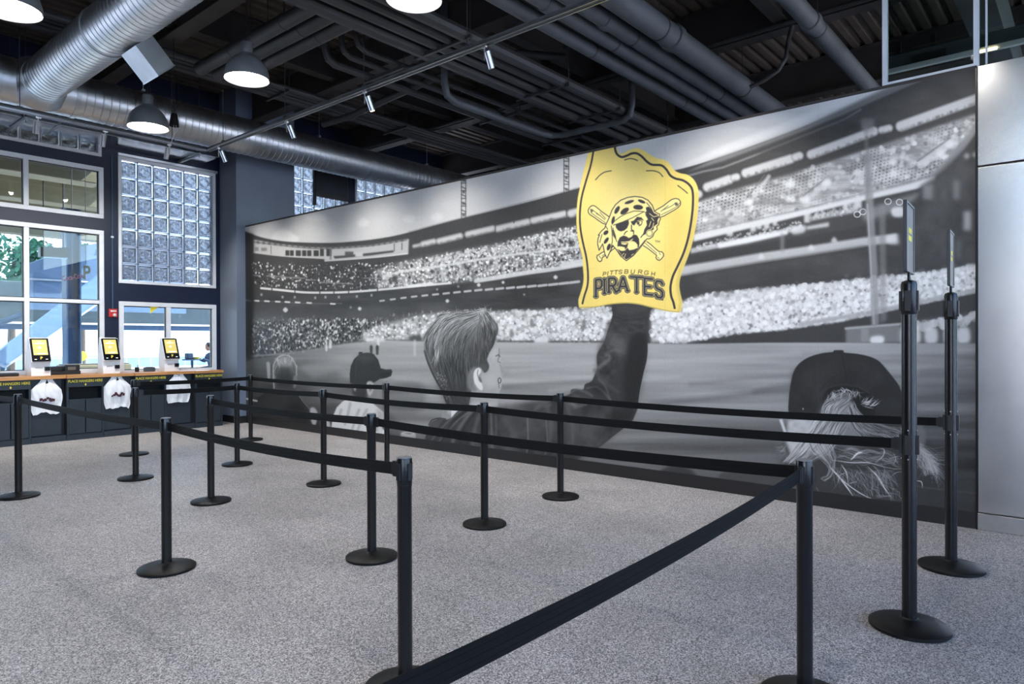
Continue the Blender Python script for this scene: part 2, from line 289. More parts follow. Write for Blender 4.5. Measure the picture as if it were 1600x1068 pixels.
class Painter:
    def __init__(s):
        s.w, s.h = int(MW * SC), int(MH * SC)
        s.c = np.zeros((s.h, s.w, 3), np.float32)
        s.rng = np.random.default_rng(7)
    def px(s, pts):
        p = np.asarray(pts, float)
        return np.stack([(p[:, 0] - MX0) * SC, (p[:, 1] - MY0) * SC], 1)
    def bb(s, p, pad):
        x0 = int(max(0, np.floor(p[:, 0].min() - pad))); x1 = int(min(s.w, np.ceil(p[:, 0].max() + pad) + 1))
        y0 = int(max(0, np.floor(p[:, 1].min() - pad))); y1 = int(min(s.h, np.ceil(p[:, 1].max() + pad) + 1))
        return x0, y0, x1, y1
    @staticmethod
    def curve(pts, n=8, closed=False):
        p = np.asarray(pts, float)
        if closed: q = np.vstack([p[-1], p, p[0], p[1]])
        else: q = np.vstack([2 * p[0] - p[1], p, 2 * p[-1] - p[-2]])
        t = np.linspace(0, 1, n, endpoint=False)[:, None]; out = []
        for i in range(1, len(q) - 2):
            a, b, c, d = q[i - 1], q[i], q[i + 1], q[i + 2]
            out.append(.5 * (2 * b + (c - a) * t + (2 * a - 5 * b + 4 * c - d) * t ** 2 + (3 * b - a - 3 * c + d) * t ** 3))
        if not closed: out.append(p[-1:])
        return np.vstack(out)
    @staticmethod
    def gblur(a, sg):
        if sg < .3: return a
        r = int(sg * 3) + 1; k = np.exp(-.5 * (np.arange(-r, r + 1) / sg) ** 2).astype(np.float32); k /= k.sum()
        if sg > 6:
            n = a.shape; P = [(r, r), (r, r)]
            b = np.pad(a, P, mode='edge'); F = np.fft.rfft2(b)
            ky = np.fft.fftfreq(b.shape[0])[:, None]; kx = np.fft.rfftfreq(b.shape[1])[None]
            b = np.fft.irfft2(F * np.exp(-2 * (np.pi * sg) ** 2 * (kx ** 2 + ky ** 2)), b.shape)
            return b[r:r + n[0], r:r + n[1]].astype(np.float32)
        b = np.pad(a, ((r, r), (0, 0)), mode='edge'); o = np.zeros_like(a)
        for i, w in enumerate(k): o += w * b[i:i + a.shape[0]]
        b = np.pad(o, ((0, 0), (r, r)), mode='edge'); o2 = np.zeros_like(a)
        for i, w in enumerate(k): o2 += w * b[:, i:i + a.shape[1]]
        return o2
    def mask(s, pts, blur=0):
        p = s.px(pts); pad = blur * SC * 3 + 3
        x0, y0, x1, y1 = s.bb(p, pad)
        if x1 <= x0 or y1 <= y0: return None
        S = 3; H, W = (y1 - y0) * S, x1 - x0
        ys = y0 + (np.arange(H) + .5) / S
        acc = np.zeros((H, W), np.float32); xs = np.arange(x0, x1)
        q = np.roll(p, -1, 0)
        # signed coverage: for each edge add horizontal coverage right of the crossing
        ev = np.zeros((H, W), np.float32)
        cross = [[] for _ in range(H)]
        for (ax, ay), (bx, by) in zip(p, q):
            if ay == by: continue
            lo, hi = min(ay, by), max(ay, by)
            i0 = max(0, int(np.ceil((lo - y0) * S - .5))); i1 = min(H, int(np.ceil((hi - y0) * S - .5)))
            for i in range(i0, i1):
                cross[i].append(ax + (ys[i] - ay) / (by - ay) * (bx - ax))
        for i, c in enumerate(cross):
            c.sort()
            for a, b in zip(c[::2], c[1::2]):
                acc[i] += np.clip(np.minimum(xs + 1, b) - np.maximum(xs, a), 0, 1)
        m = acc.reshape(y1 - y0, S, W).mean(1)
        if blur: m = s.gblur(m, blur * SC)
        return m, (x0, y0, x1, y1)
    def comp(s, m, bb, col, alpha=1.0):
        x0, y0, x1, y1 = bb
        c = np.asarray(col, np.float32)
        if c.ndim == 0: c = np.array([c, c, c], np.float32)
        a = np.clip(m * alpha, 0, 1)[..., None]
        v = s.c[y0:y1, x0:x1]
        if c.ndim == 2: c = c[..., None]
        v[:] = v * (1 - a) + c * a
    def fill(s, pts, col, blur=0, alpha=1.0, smooth=False, n=8):
        if smooth: pts = s.curve(pts, n, True)
        r = s.mask(pts, blur)
        if r: s.comp(r[0], r[1], col, alpha)
    def stroke(s, pts, wd, col, blur=0, alpha=1.0, smooth=False, taper=False):
        if smooth: pts = s.curve(pts, 6)
        p = s.px(pts); hw = wd * SC / 2; pad = hw + blur * SC * 3 + 2
        x0, y0, x1, y1 = s.bb(p, pad)
        if x1 <= x0 or y1 <= y0: return
        m = np.zeros((y1 - y0, x1 - x0), np.float32); n = len(p) - 1
        sb = max(.5, blur * SC)
        for i in range(n):
            a, b = p[i], p[i + 1]
            w = hw
            if taper: w = hw * (1 - abs(2 * (i + .5) / n - 1) ** 2 * .85)
            ex = w + sb * 2 + 1
            u0 = int(max(x0, min(a[0], b[0]) - ex)); u1 = int(min(x1, max(a[0], b[0]) + ex + 1))
            v0 = int(max(y0, min(a[1], b[1]) - ex)); v1 = int(min(y1, max(a[1], b[1]) + ex + 1))
            if u1 <= u0 or v1 <= v0: continue
            Y, X = np.mgrid[v0:v1, u0:u1].astype(np.float32); X += .5; Y += .5
            d = b - a; L = d @ d + 1e-9
            t = np.clip(((X - a[0]) * d[0] + (Y - a[1]) * d[1]) / L, 0, 1)
            D = np.hypot(X - a[0] - t * d[0], Y - a[1] - t * d[1])
            cov = np.clip((w - D) / (2 * sb) + .5, 0, 1)
            sub = m[v0 - y0:v1 - y0, u0 - x0:u1 - x0]; np.maximum(sub, cov, out=sub)
        s.comp(m, (x0, y0, x1, y1), col, alpha)
    def noise(s, h, w, sx, sy=None, oct=3):
        sy = sy or sx; out = np.zeros((h, w), np.float32); amp = 1; tot = 0
        for o in range(oct):
            gx, gy = max(2, int(w / sx) + 2), max(2, int(h / sy) + 2)
            g = s.rng.random((gy, gx)).astype(np.float32)
            xi = np.linspace(0, gx - 1.001, w); yi = np.linspace(0, gy - 1.001, h)
            x0 = xi.astype(int); y0 = yi.astype(int); fx = (xi - x0); fy = (yi - y0)[:, None]
            fx = fx * fx * (3 - 2 * fx); fy = fy * fy * (3 - 2 * fy)
            a = g[y0][:, x0] * (1 - fx) + g[y0][:, x0 + 1] * fx
            b = g[y0 + 1][:, x0] * (1 - fx) + g[y0 + 1][:, x0 + 1] * fx
            out += amp * (a * (1 - fy) + b * fy); tot += amp; amp *= .55; sx /= 2.1; sy /= 2.1
        return out / tot
    def mottle(s, pts, sx, sy, lo, hi, blur=2, alpha=1.0, oct=3):
        r = s.mask(pts, blur)
        if not r: return
        m, bb = r; n = s.noise(m.shape[0], m.shape[1], sx * SC, sy * SC, oct)
        n = np.clip((n - .25) / .5, 0, 1)
        s.comp(m, bb, lo + (hi - lo) * n, alpha)
    def dots(s, pts, n, r0, r1, lo, hi, alpha=(.4, 1), blur=.5, aspect=1.0, ring=0.0, edge=1.0):
        """bokeh crowd: n soft discs scattered in a polygon"""
        r = s.mask(pts, edge)
        if not r: return
        m, (x0, y0, x1, y1) = r
        P = []
        while len(P) < n:
            qx = s.rng.uniform(0, x1 - x0, 4000); qy = s.rng.uniform(0, y1 - y0, 4000)
            k = m[qy.astype(int), qx.astype(int)] > s.rng.random(4000)
            P += list(zip(qx[k], qy[k]))
            if not k.any(): break
        v = s.c[y0:y1, x0:x1]
        for (qx, qy) in P[:n]:
            rad = s.rng.uniform(r0, r1) * SC; ra = rad * aspect; b = blur * SC
            u0, u1 = int(max(0, qx - rad - 2 * b)), int(min(x1 - x0, qx + rad + 2 * b + 1))
            w0, w1 = int(max(0, qy - ra - 2 * b)), int(min(y1 - y0, qy + ra + 2 * b + 1))
            if u1 <= u0 or w1 <= w0: continue
            Y, X = np.mgrid[w0:w1, u0:u1]
            d = np.hypot(X + .5 - qx, (Y + .5 - qy) / aspect)
            a = np.clip((rad - d) / (2 * b) + .5, 0, 1)
            if ring: a = a * (1 - ring * np.clip((rad * .75 - d) / (2 * b) + .5, 0, 1))
            a = (a * s.rng.uniform(*alpha))[..., None]; g = s.rng.uniform(lo, hi)
            v[w0:w1, u0:u1] = v[w0:w1, u0:u1] * (1 - a) + g * a
    def shade(s, pts, f, blur=6, smooth=True):
        """multiply tone inside a soft region"""
        if smooth: pts = s.curve(pts, 6, True)
        r = s.mask(pts, blur)
        if not r: return
        m, (x0, y0, x1, y1) = r
        s.c[y0:y1, x0:x1] *= (1 + (f - 1) * m)[..., None]
    def hairs(s, roots, ang, spread, length, n, lo, hi, w=.5, bend=.3, alpha=.8):
        r = s.rng; roots = np.asarray(roots, float)
        for _ in range(n):
            i = r.integers(len(roots) - 1); t = r.random(); p = roots[i] * (1 - t) + roots[i + 1] * t
            p = p + r.normal(0, 1.5, 2)
            a = np.radians(ang(p) if callable(ang) else ang) + np.radians(r.normal(0, spread)); L = length * r.uniform(.5, 1.2)
            k = r.normal(0, abs(bend)); pts = [p]
            for j in range(5):
                pts.append(pts[-1] + np.array([np.cos(a), np.sin(a)]) * L / 5); a += k / 5
            s.stroke(pts, w * r.uniform(.6, 1.4), r.uniform(lo, hi), alpha=alpha * r.uniform(.5, 1), taper=True)

    def locks(s, ga, gb, n, tone, w=(.5, 1.3), span=(.12, .3), jit=.6, alpha=(.35, .9), curl=0.0):
        r = s.rng; ga, gb = s.curve(ga, 8), s.curve(gb, 8); ta, tb = np.linspace(0, 1, len(ga)), np.linspace(0, 1, len(gb))
        for _ in range(n):
            sv = r.random(); t0 = r.uniform(-.05, .95); t1 = min(1, t0 + r.uniform(*span)); t0 = max(0, t0); ds = r.normal(0, .06)
            t = np.linspace(t0, t1, 7); k = np.clip(sv + ds * (t - t0) / (t1 - t0 + 1e-6), 0, 1)[:, None]
            a = np.stack([np.interp(t, ta, ga[:, 0]), np.interp(t, ta, ga[:, 1])], 1); b = np.stack([np.interp(t, tb, gb[:, 0]), np.interp(t, tb, gb[:, 1])], 1)
            p = a * (1 - k) + b * k + r.normal(0, jit, 2) + curl * np.stack([np.sin(t * 30 + sv * 9), np.cos(t * 26 + sv * 7)], 1)
            g = tone((t0 + t1) / 2, sv) + r.normal(0, 20)
            s.stroke(p, r.uniform(*w), float(np.clip(g, 30, 250)), alpha=r.uniform(*alpha), taper=True)

def letter_strokes(ch):
    L = {'P': [[(0, 1), (0, 0), (.65, 0), (.9, .12), (.9, .4), (.65, .53), (0, .53)]],
         'I': [[(.3, 0), (.3, 1)]], 'T': [[(0, 0), (1, 0)], [(.5, 0), (.5, 1)]],
         'S': [[(.9, .15), (.7, 0), (.2, 0), (0, .15), (0, .36), (.2, .48), (.7, .53), (.9, .66), (.9, .86), (.7, 1), (.2, 1), (0, .85)]],
         'B': [[(0, 0), (0, 1), (.65, 1), (.9, .88), (.9, .62), (.65, .5), (0, .5)], [(.65, .5), (.85, .38), (.85, .12), (.65, 0), (0, 0)]],
         'U': [[(0, 0), (0, .75), (.2, 1), (.7, 1), (.9, .75), (.9, 0)]],
         'R': [[(0, 1), (0, 0), (.65, 0), (.9, .12), (.9, .4), (.65, .53), (0, .53)], [(.45, .53), (.95, 1)]],
         'G': [[(.9, .15), (.7, 0), (.2, 0), (0, .2), (0, .8), (.2, 1), (.7, 1), (.9, .85), (.9, .55), (.5, .55)]],
         'H': [[(0, 0), (0, 1)], [(.9, 0), (.9, 1)], [(0, .5), (.9, .5)]],
         'A': [[(0, 1), (.42, 0), (.54, 0), (.96, 1)], [(.17, .68), (.79, .68)]],
         'E': [[(.9, 0), (0, 0), (0, 1), (.9, 1)], [(0, .5), (.7, .5)]],
         'M': [[(0, 1), (0, 0), (.5, .7), (1, 0), (1, 1)]]}
    return L[ch]

def paint_mural():
    P = Painter(); F, ST, C = P.fill, P.stroke, P.curve
    A = lambda x0, y0, x1, y1: [(x0, y0), (x1, y0), (x1, y1), (x0, y1)]
    # ---- sky
    F(A(370, 90, 1540, 850), 205)
    gx = np.linspace(0, 1, P.w)[None]; P.c[:] = (203 + 4 * gx)[..., None]
    P.mottle(A(378, 94, 1534, 400), 160, 60, 192, 216, 3, .5)
    F([(425, 372), (432, 362), (442, 357), (452, 360), (460, 366), (468, 374), (452, 380), (430, 376)], 230, 2, .8, True)
    F([(478, 340), (490, 333), (505, 334), (512, 342), (500, 345), (484, 344)], 226, 2.5, .7, True)
    for q in ((568, 347), (640, 341), (683, 338)): F([(q[0] - 9, q[1]), (q[0], q[1] - 6), (q[0] + 9, q[1] - 2), (q[0] + 6, q[1] + 6), (q[0] - 6, q[1] + 6)], 226, 2, .7, True)
    P.mottle([(1090, 200), (1300, 150), (1330, 160), (1120, 250)], 90, 18, 196, 222, 6, .5)
    # ---- light towers
    for x, y0, y1, w in ((725.5, 262, 343, 4.2), (886, 240, 305, 4.6)):
        ST([(x - w + .7, y0), (x - w + .7, y1)], 1.6, 95, .6, .85); ST([(x + w - 1, y0), (x + w - 1, y1)], 1.6, 95, .6, .85)
        for k in range(int((y1 - y0) / 6)):
            ST([(x - w + 1, y0 + 6 * k), (x + w - 1, y0 + 6 * k + (3 if k % 2 else 0))], 1.8, 80, .8, .8)
            if k % 3 == 0: F(A(x - 2, y0 + 6 * k, x + 2, y0 + 6 * k + 4), 70, .8, .8)
    # ---- body of the stadium below the roof line
    roof = [(378, 359), (388, 363), (404, 369), (424, 374), (450, 377.5), (480, 379), (515, 379.5), (545, 378), (580, 374.5), (612, 369.5), (640, 363), (680, 352), (722, 341), (780, 327), (840, 312), (905, 294),
            (1000, 272), (1056, 266), (1120, 248), (1180, 227), (1250, 201), (1320, 171), (1380, 143), (1420, 127), (1460, 115), (1492, 107), (1540, 100)]
    roof = C(roof, 5)
    F(list(map(tuple, roof)) + [(1540, 850), (370, 850)], 66, .7)
    # light girder under the right-hand sky
    F([(1060, 262), (1130, 240), (1200, 214), (1280, 180), (1340, 152), (1384, 134), (1470, 110), (1442, 112), (1400, 118), (1340, 143), (1280, 169), (1200, 202), (1130, 228)], 222, 2.2, .75)
    F([(1072, 270), (1130, 252), (1200, 226), (1262, 203), (1322, 178), (1380, 152), (1440, 126), (1492, 108), (1470, 109), (1400, 130), (1330, 163), (1260, 196), (1180, 227), (1120, 247)], 128, 1.6, .9)
    ST([(1072, 276), (1100, 268), (1130, 262), (1180, 243), (1260, 211), (1320, 187), (1345, 172)], 3.2, 168, 1.4, .55)
    ST([(1300, 183), (1380, 148), (1455, 118)], 3.5, 105, 1.8, .7)
    P.mottle([(1180, 240), (1380, 160), (1527, 112), (1530, 160), (1400, 190), (1200, 250)], 60, 25, 56, 76, 5, .8)
    # light strip of the roof edge on the left
    ST(C([(640, 362), (700, 346), (780, 326), (905, 293)], 5), 1.6, 120, 1.2, .5)
    # ---- press box
    F([(397, 374), (430, 380), (480, 386), (520, 387), (580, 383), (640, 373), (639, 397), (590, 402), (540, 406), (509, 408), (507, 404), (440, 400), (397, 395)], 184, .9)
    for k in range(26):
        x = 402 + k * 9; yb = np.interp(x, [400, 480, 520, 580, 640], [379, 386, 387, 383, 374])
        F(A(x, yb - 3, x + 4, yb + 1.6), 80, .8, .75)
    ST(C([(397, 378), (430, 382), (480, 387.5), (520, 388), (580, 384), (636, 375)], 4), 2, 92, 1, .7)
    for x, w in ((447, 6), (454, 6), (463, 8), (473, 6.5), (481, 6.5), (491, 8), (501, 6), (511, 8)):
        F(A(x, 391 - (x > 500) * 2, x + w, 400), 48, .6, .9)
    F([(522, 400), (540, 399), (580, 395), (616, 391), (616, 394), (580, 399), (540, 402.5), (524, 404)], 60, .7, .9)
    F(A(540, 393, 553, 401), 78, .8, .9); F(A(556, 394, 568, 401), 196, .8)
    F([(516, 386), (519, 386), (519, 406), (516, 406)], 120, .6, .8); ST([(424.5, 384), (424.5, 398)], 1, 80, .5, .8)
    F(A(399, 386, 405, 392), 130, .8); F(A(409, 387, 418, 392), 110, 1, .8); ST([(617, 381), (617, 392)], 1.5, 110, .6); ST([(629, 380), (629, 390)], 1.5, 100, .6)
    ST(C([(509, 407.5), (540, 405.5), (590, 401.5), (637, 396)], 4), 2.4, 205, .7, .9)
    ST(C([(397, 394), (440, 399.5), (507, 403.5)], 4), 2, 190, .7, .8)
    # ---- upper deck crowd
    F([(384, 398), (500, 410), (640, 402), (700, 388), (780, 372), (905, 344), (905, 410), (780, 434), (660, 445), (560, 455), (470, 454), (405, 448), (384, 440)], 66, 2)
    left = [(392, 408), (500, 414), (600, 412), (640, 404), (640, 445), (560, 453), (470, 452), (400, 446)]
    P.dots(left, 700, .6, 1.8, 40, 130, (.3, .9), .4); P.dots(left, 260, .7, 1.7, 170, 245, (.6, 1), .35, 1.3); P.dots(left, 250, .8, 1.8, 34, 60, (.5, 1), .4)
    right = [(585, 424), (620, 412), (660, 403), (720, 392), (780, 381), (850, 364), (908, 352), (912, 408), (850, 421), (780, 434), (690, 443), (590, 450)]
    F(right, 168, 3, .75)
    P.dots(right, 1500, .8, 2.6, 130, 240, (.3, .9), .6); P.dots(right, 620, .8, 2.3, 46, 110, (.4, .95), .5, 1.3); P.dots(right, 520, .7, 2.1, 215, 252, (.5, 1), .5)
    P.dots([(640, 412), (720, 393), (905, 354), (908, 372), (700, 412)], 260, 1.2, 2.6, 170, 235, (.4, .9), .7)
    ST(C([(600, 432), (630, 424), (680, 417), (740, 407), (800, 398), (850, 392), (908, 385)], 4), 4, 216, 1.4, .85)
    for x in (718, 772, 830, 690):
        y = np.interp(x, [600, 740, 908], [432, 407, 385]); F(A(x, y + 2, x + 8, y + 20), 214, 1.3, .6)
    F(A(766, 408, 771, 413), 60, 1, .9); F(A(890, 376, 895, 382), 50, 1, .9); F(A(830, 400, 834, 414), 80, 1.2, .8); F(A(613, 432, 622, 441), 70, 1, .9)
    for x, y, l in ((395, 430, 12), (418, 431, 26), (442, 433, 35), (480, 437, 14), (500, 441, 50), (570, 434, 26)):
        ST([(x, y), (x + l, y + l * .04)], 2, 150, .8, .7)
    bal = C([(409, 450), (440, 453), (475, 456.5), (505, 457), (535, 456.5), (570, 454.5), (610, 451), (660, 446), (705, 442)], 5)
    ST(bal, 3.6, 214, .7, .95)
    for x in (425, 461, 500, 522, 545, 590): F(A(x, 448, x + 1.6, 461), 60, .5, .9)
    ST(C([(640, 447), (676, 443)], 3), 5, 222, 1, .9)
    bal2 = C([(745, 439), (780, 433), (830, 425), (870, 420), (912, 413)], 5)
    ST(bal2, 7, 212, 1.2, .9); ST([(882, 414), (912, 409)], 10, 214, 1.6, .9)
    # ---- band under the balcony
    band = [(384, 455), (470, 461), (540, 461), (640, 452), (700, 447), (780, 440), (912, 417), (912, 487), (780, 488), (700, 492), (600, 508), (540, 520), (384, 520)]
    F(band, 62, 1.2); P.mottle(band, 60, 14, 52, 80, 1.5, .8)
    P.mottle([(384, 480), (700, 476), (700, 500), (384, 520)], 40, 30, 70, 92, 6, .7)
    ST(C([(386, 469), (430, 471), (480, 474), (535, 474)], 4), 1.4, 105, .6, .8)
    for x in (386, 399, 415, 432, 447, 463, 481, 518): ST([(x, 469 + (x - 386) * .04), (x + 6, 469.4 + (x - 386) * .04)], 2.8, 215, .7, .9)
    for x in np.arange(595, 905, 16.5):
        y = np.interp(x, [595, 640, 740, 850, 905], [470, 464, 454, 446, 440]); L = 6 + (x - 595) / 40
        ST([(x, y), (x + L, y - L * .12)], 2.8 + (x - 595) / 200, 200 if int(x) % 3 else 130, .9, .85)
    for x, y, r_ in ((447, 484, 4), (549, 480, 2), (563, 482, 3), (684, 452, 2), (717, 447.5, 2), (749, 445, 3), (787, 441, 2.5), (869, 433, 3.4), (700, 470, 3), (820, 460, 2)):
        F([(x - r_, y), (x, y - r_), (x + r_, y), (x, y + r_)], 220 if r_ > 2.2 else 150, .7, .9, True)
    for x, y in ((408, 460), (441, 464), (460, 464), (492, 465), (508, 464), (529, 464), (557, 463), (580, 461)): F(A(x, y - 2, x + 3, y + 2), 190, .7, .8)
    # ---- lower bowl crowd, left (shade) and right (sun)
    low = [(384, 500), (440, 494), (540, 498), (620, 492), (700, 484), (700, 535), (600, 533), (540, 538), (470, 552), (384, 562)]
    F(low, 84, 4, .8)
    P.dots(low, 1300, .7, 2.0, 60, 150, (.3, .9), .45, 1.3); P.dots([(392, 505), (560, 496), (600, 505), (560, 530), (470, 545), (392, 555)], 520, .7, 1.9, 165, 245, (.5, 1), .4, 1.5); P.dots([(392, 505), (560, 496), (600, 505), (560, 530), (470, 545), (392, 555)], 420, .8, 2, 34, 62, (.5, 1), .4, 1.4)
    P.dots([(384, 505), (430, 505), (430, 560), (384, 560)], 260, .8, 2, 40, 80, (.4, .9), .5)
    sun = [(562, 532), (572, 518), (590, 508), (620, 502), (650, 494), (700, 488), (780, 486), (912, 482), (965, 480), (965, 534), (850, 534), (780, 533), (660, 532), (600, 531)]
    F(sun, 190, 2.5, .85)
    P.dots(sun, 900, 1.2, 3.2, 190, 248, (.3, .85), .7); P.dots(sun, 330, .9, 2.3, 80, 150, (.35, .85), .7, 1.3); P.dots(sun, 300, 1, 2.6, 235, 254, (.5, 1), .5)
    P.dots([(780, 488), (965, 484), (965, 530), (780, 530)], 260, 2, 4.2, 205, 250, (.35, .8), .8)
    P.dots([(770, 486), (960, 478), (960, 486), (780, 492)], 60, 1.5, 3.2, 170, 225, (.3, .8), .8)
    for x, y in ((832, 505), (913, 507), (800, 521), (655, 528), (648, 529)): F([(x - 2, y - 6), (x + 2, y - 6), (x + 3, y + 5), (x - 3, y + 5)], 95, 1.5, .7, True)
    F(A(640, 524, 660, 534), 75, 1.8, .9); ST([(780, 533), (965, 534)], 3, 85, 1.2, .8); ST([(600, 531), (660, 533)], 2.5, 95, 1.1, .7)
    F([(835, 528), (858, 526), (858, 537), (836, 537)], 225, 1.6, .9)
    sunr = [(1018, 486), (1062, 474), (1080, 466), (1110, 459), (1150, 455), (1200, 450), (1240, 447), (1290, 443), (1350, 436), (1410, 430), (1460, 424), (1534, 412), (1534, 456), (1480, 466), (1400, 483), (1330, 500), (1260, 510), (1200, 518), (1150, 521), (1100, 530), (1070, 536), (1018, 534)]
    F(sunr, 205, 2.5, .95)
    P.dots(sunr, 1300, 1.8, 4.6, 205, 252, (.3, .85), .8); P.dots(sunr, 260, 1.4, 3, 92, 150, (.3, .75), 1.0); P.dots(sunr, 420, 1.8, 4.2, 242, 254, (.4, .9), .7); P.dots(sunr, 420, 2.2, 4.4, 235, 255, (.2, .6), .6, 1, .6)
    P.dots([(1060, 478), (1110, 460), (1250, 446), (1440, 428), (1534, 412), (1534, 420), (1250, 455), (1080, 478)], 160, 2.5, 4.8, 200, 245, (.4, .9), .8)
    P.dots([(1050, 468), (1534, 400), (1534, 412), (1060, 476)], 40, 2, 5, 110, 150, (.2, .6), 2)
    # ---- dark wall at the edge of the outfield
    F([(1068, 537), (1110, 531), (1150, 523), (1200, 519), (1262, 511), (1330, 500), (1400, 484), (1480, 467), (1534, 457), (1534, 500), (1410, 512), (1330, 514), (1325, 534), (1200, 535), (1068, 537)], 68, 1.6)
    ST([(1250, 507), (1300, 498), (1345, 491), (1400, 480), (1480, 463), (1534, 452)], 7, 176, 2.2, .85)
    F([(1322, 511), (1408, 505), (1408, 535), (1322, 536)], 128, 1.8); ST([(1322, 513), (1408, 506)], 3.5, 176, 1.3, .9)
    F(A(1346, 513, 1358, 534), 158, 1.6, .7); F([(1362, 526), (1380, 525), (1380, 536), (1362, 536)], 235, 1.8, .95, True)
    F([(1408, 506), (1440, 498), (1534, 486), (1534, 537), (1408, 537)], 92, 2)
    P.dots([(1412, 505), (1534, 490), (1534, 504), (1412, 516)], 60, 4, 7, 185, 230, (.4, .8), 1.3)
    for x, w in ((1430, 14), (1455, 16), (1480, 8), (1505, 17), (1412, 8)): F([(x - w * .55, 514), (x + w * .5, 512), (x + w * .6, 534), (x - w * .5, 535)], 222, 2.4, .9, True)
    # ---- upper seats right of the foam hand
    F([(1056, 268), (1180, 228), (1534, 95), (1534, 200), (1095, 320), (1056, 330)], 64, 3, .0)
    seats = [(1088, 318), (1140, 300), (1240, 272), (1330, 243), (1420, 214), (1534, 176), (1534, 196), (1500, 226), (1462, 274), (1420, 286), (1340, 307), (1240, 331), (1160, 350), (1088, 368)]
    F(seats, 166, 2.5)
    P.mottle(seats, 26, 9, 128, 206, 2.5, .8)
    r_, b_ = P.mask(seats, 2)
    yy, xx = np.mgrid[b_[1]:b_[3], b_[0]:b_[2]]; X = xx / SC + MX0; Y = yy / SC + MY0
    g = np.maximum(0, np.sin((X + Y * .12) * 2 * np.pi / 5.6)) * np.maximum(0, np.sin((Y + X * .29) * 2 * np.pi / 5.0)) * 1.4; n_ = P.noise(*r_.shape, 60 * SC, 40 * SC, 2)
    P.comp(r_ * np.clip(g * 1.6 - .1, 0, 1) * np.clip(n_ * 2.6 - .9, 0, 1), b_, 82, .85)
    P.dots(seats, 170, 2, 4.5, 195, 235, (.3, .8), 1.4); P.dots(seats, 45, 2, 4, 95, 130, (.3, .7), 1.5)
    for a, b, w in (((1172, 318), (1202, 276), 6), ((1262, 312), (1294, 284), 7), ((1338, 286), (1362, 254), 6), ((1440, 258), (1492, 218), 12)):
        ST([a, b], w, 202, 2, .7); ST([(a[0] - 6, a[1] - 6), (b[0] - 7, b[1] - 2)], 2.5, 110, 1.2, .6)
    for x, y in ((1292, 286), (1258, 312), (1235, 288), (1170, 316), (1396, 272), (1470, 240), (1484, 226), (1340, 270), (1395, 253)): F([(x - 8, y + 2), (x, y - 6), (x + 8, y - 2), (x + 3, y + 6)], 226, 2, .85, True)
    F([(1452, 274), (1478, 250), (1510, 214), (1534, 180), (1534, 196), (1510, 232), (1478, 266), (1456, 282)], 150, 1.8, .9)
    # light bars (suite windows) under the roof
    for x0, y0, x1, y1, w in ((648, 385, 658, 383, 4), (662, 381.5, 679, 377.5, 7.5), (687, 377, 720, 369, 8), (732, 366.5, 771, 357.5, 8.5), (778, 358, 825, 347, 9), (834, 345, 883, 334.5, 9), (893, 334, 912, 329, 11),
                              (1088, 306, 1092, 304, 12), (1106, 293, 1140, 281, 13), (1148, 278, 1152, 277, 10), (1166, 271, 1236, 249, 13), (1244, 246, 1250, 244, 11), (1268, 242, 1366, 206, 13), (1378, 204, 1390, 201, 10), (1408, 198, 1534, 153, 15)):
        ST([(x0, y0), (x1, y1)], w + 1.5, 112, 2.4, .8); ST([(x0, y0 - .6), (x1, y1 - .6)], w, 200, 2.2, .95)
        for k_ in range(int(abs(x1 - x0) / 3.2)): f_ = P.rng.random(); F([(x0 + (x1 - x0) * f_ - 1.5, y0 + (y1 - y0) * f_ + w * .25), (x0 + (x1 - x0) * f_ + 1.5, y0 + (y1 - y0) * f_ + w * .25), (x0 + (x1 - x0) * f_, y0 + (y1 - y0) * f_ + w * .62)], 80, 1.2, .5)
    for x, y in ((753, 347), (804, 340), (775, 357), (886, 329), (765, 372)): ST([(x, y - 4), (x, y + 8)], 1.6, 66, .8, .8)
    # facade under the upper seats
    F([(1084, 366), (1160, 349), (1240, 331), (1340, 307), (1420, 287), (1462, 275), (1462, 284), (1440, 294), (1340, 316), (1240, 341), (1160, 360), (1084, 378)], 226, 1.6, .95)
    ST([(1084, 365), (1240, 330), (1462, 274)], 1.6, 150, .9, .6)
    F([(1080, 380), (1160, 362), (1240, 342), (1340, 318), (1440, 296), (1440, 330), (1340, 356), (1240, 372), (1160, 386), (1080, 400)], 74, 1.4)
    F([(1080, 388), (1160, 372), (1240, 354), (1254, 350), (1254, 356), (1240, 362), (1160, 380), (1080, 396)], 190, 1.2, .9); P.dots([(1090, 382), (1250, 344), (1254, 354), (1090, 390)], 150, 1.2, 2, 200, 240, (.4, .8), .6, 1, .6)
    F([(1266, 338), (1340, 322), (1340, 332), (1266, 346)], 180, 1.4, .8); P.dots([(1266, 334), (1345, 316), (1345, 330), (1266, 344)], 70, 1.4, 2.4, 200, 240, (.4, .8), .6, 1, .6)
    for x, y, w, h in ((1136, 358, 10, 11), (1173, 350, 9, 12), (1183, 348, 8, 10), (1194, 345, 9, 12), (1208, 344, 7, 9), (1257, 330, 9, 18), (1318, 314, 8, 15), (1334, 310, 13, 16)): F(A(x, y, x + w, y + h), 216, 1.5, .85)
    F([(1122, 381), (1170, 370), (1230, 360), (1232, 366), (1170, 380), (1124, 388)], 236, 1.6, .9); F([(1238, 357), (1258, 352), (1258, 362), (1240, 366)], 220, 2, .85, True); F([(1260, 354), (1296, 347), (1296, 354), (1262, 359)], 218, 1.8, .85)
    for k in range(26): F(A(1108 + k * 5, 386 - k * 1.2, 1110.5 + k * 5, 389 - k * 1.2), 110, .8, .6) if k > 60 else None
    ST([(1060, 424), (1120, 414), (1190, 402), (1260, 392), (1350, 378), (1400, 372)], 14, 202, 2.4, .9); ST([(1060, 430), (1200, 407), (1350, 384)], 3, 150, 2, .6)
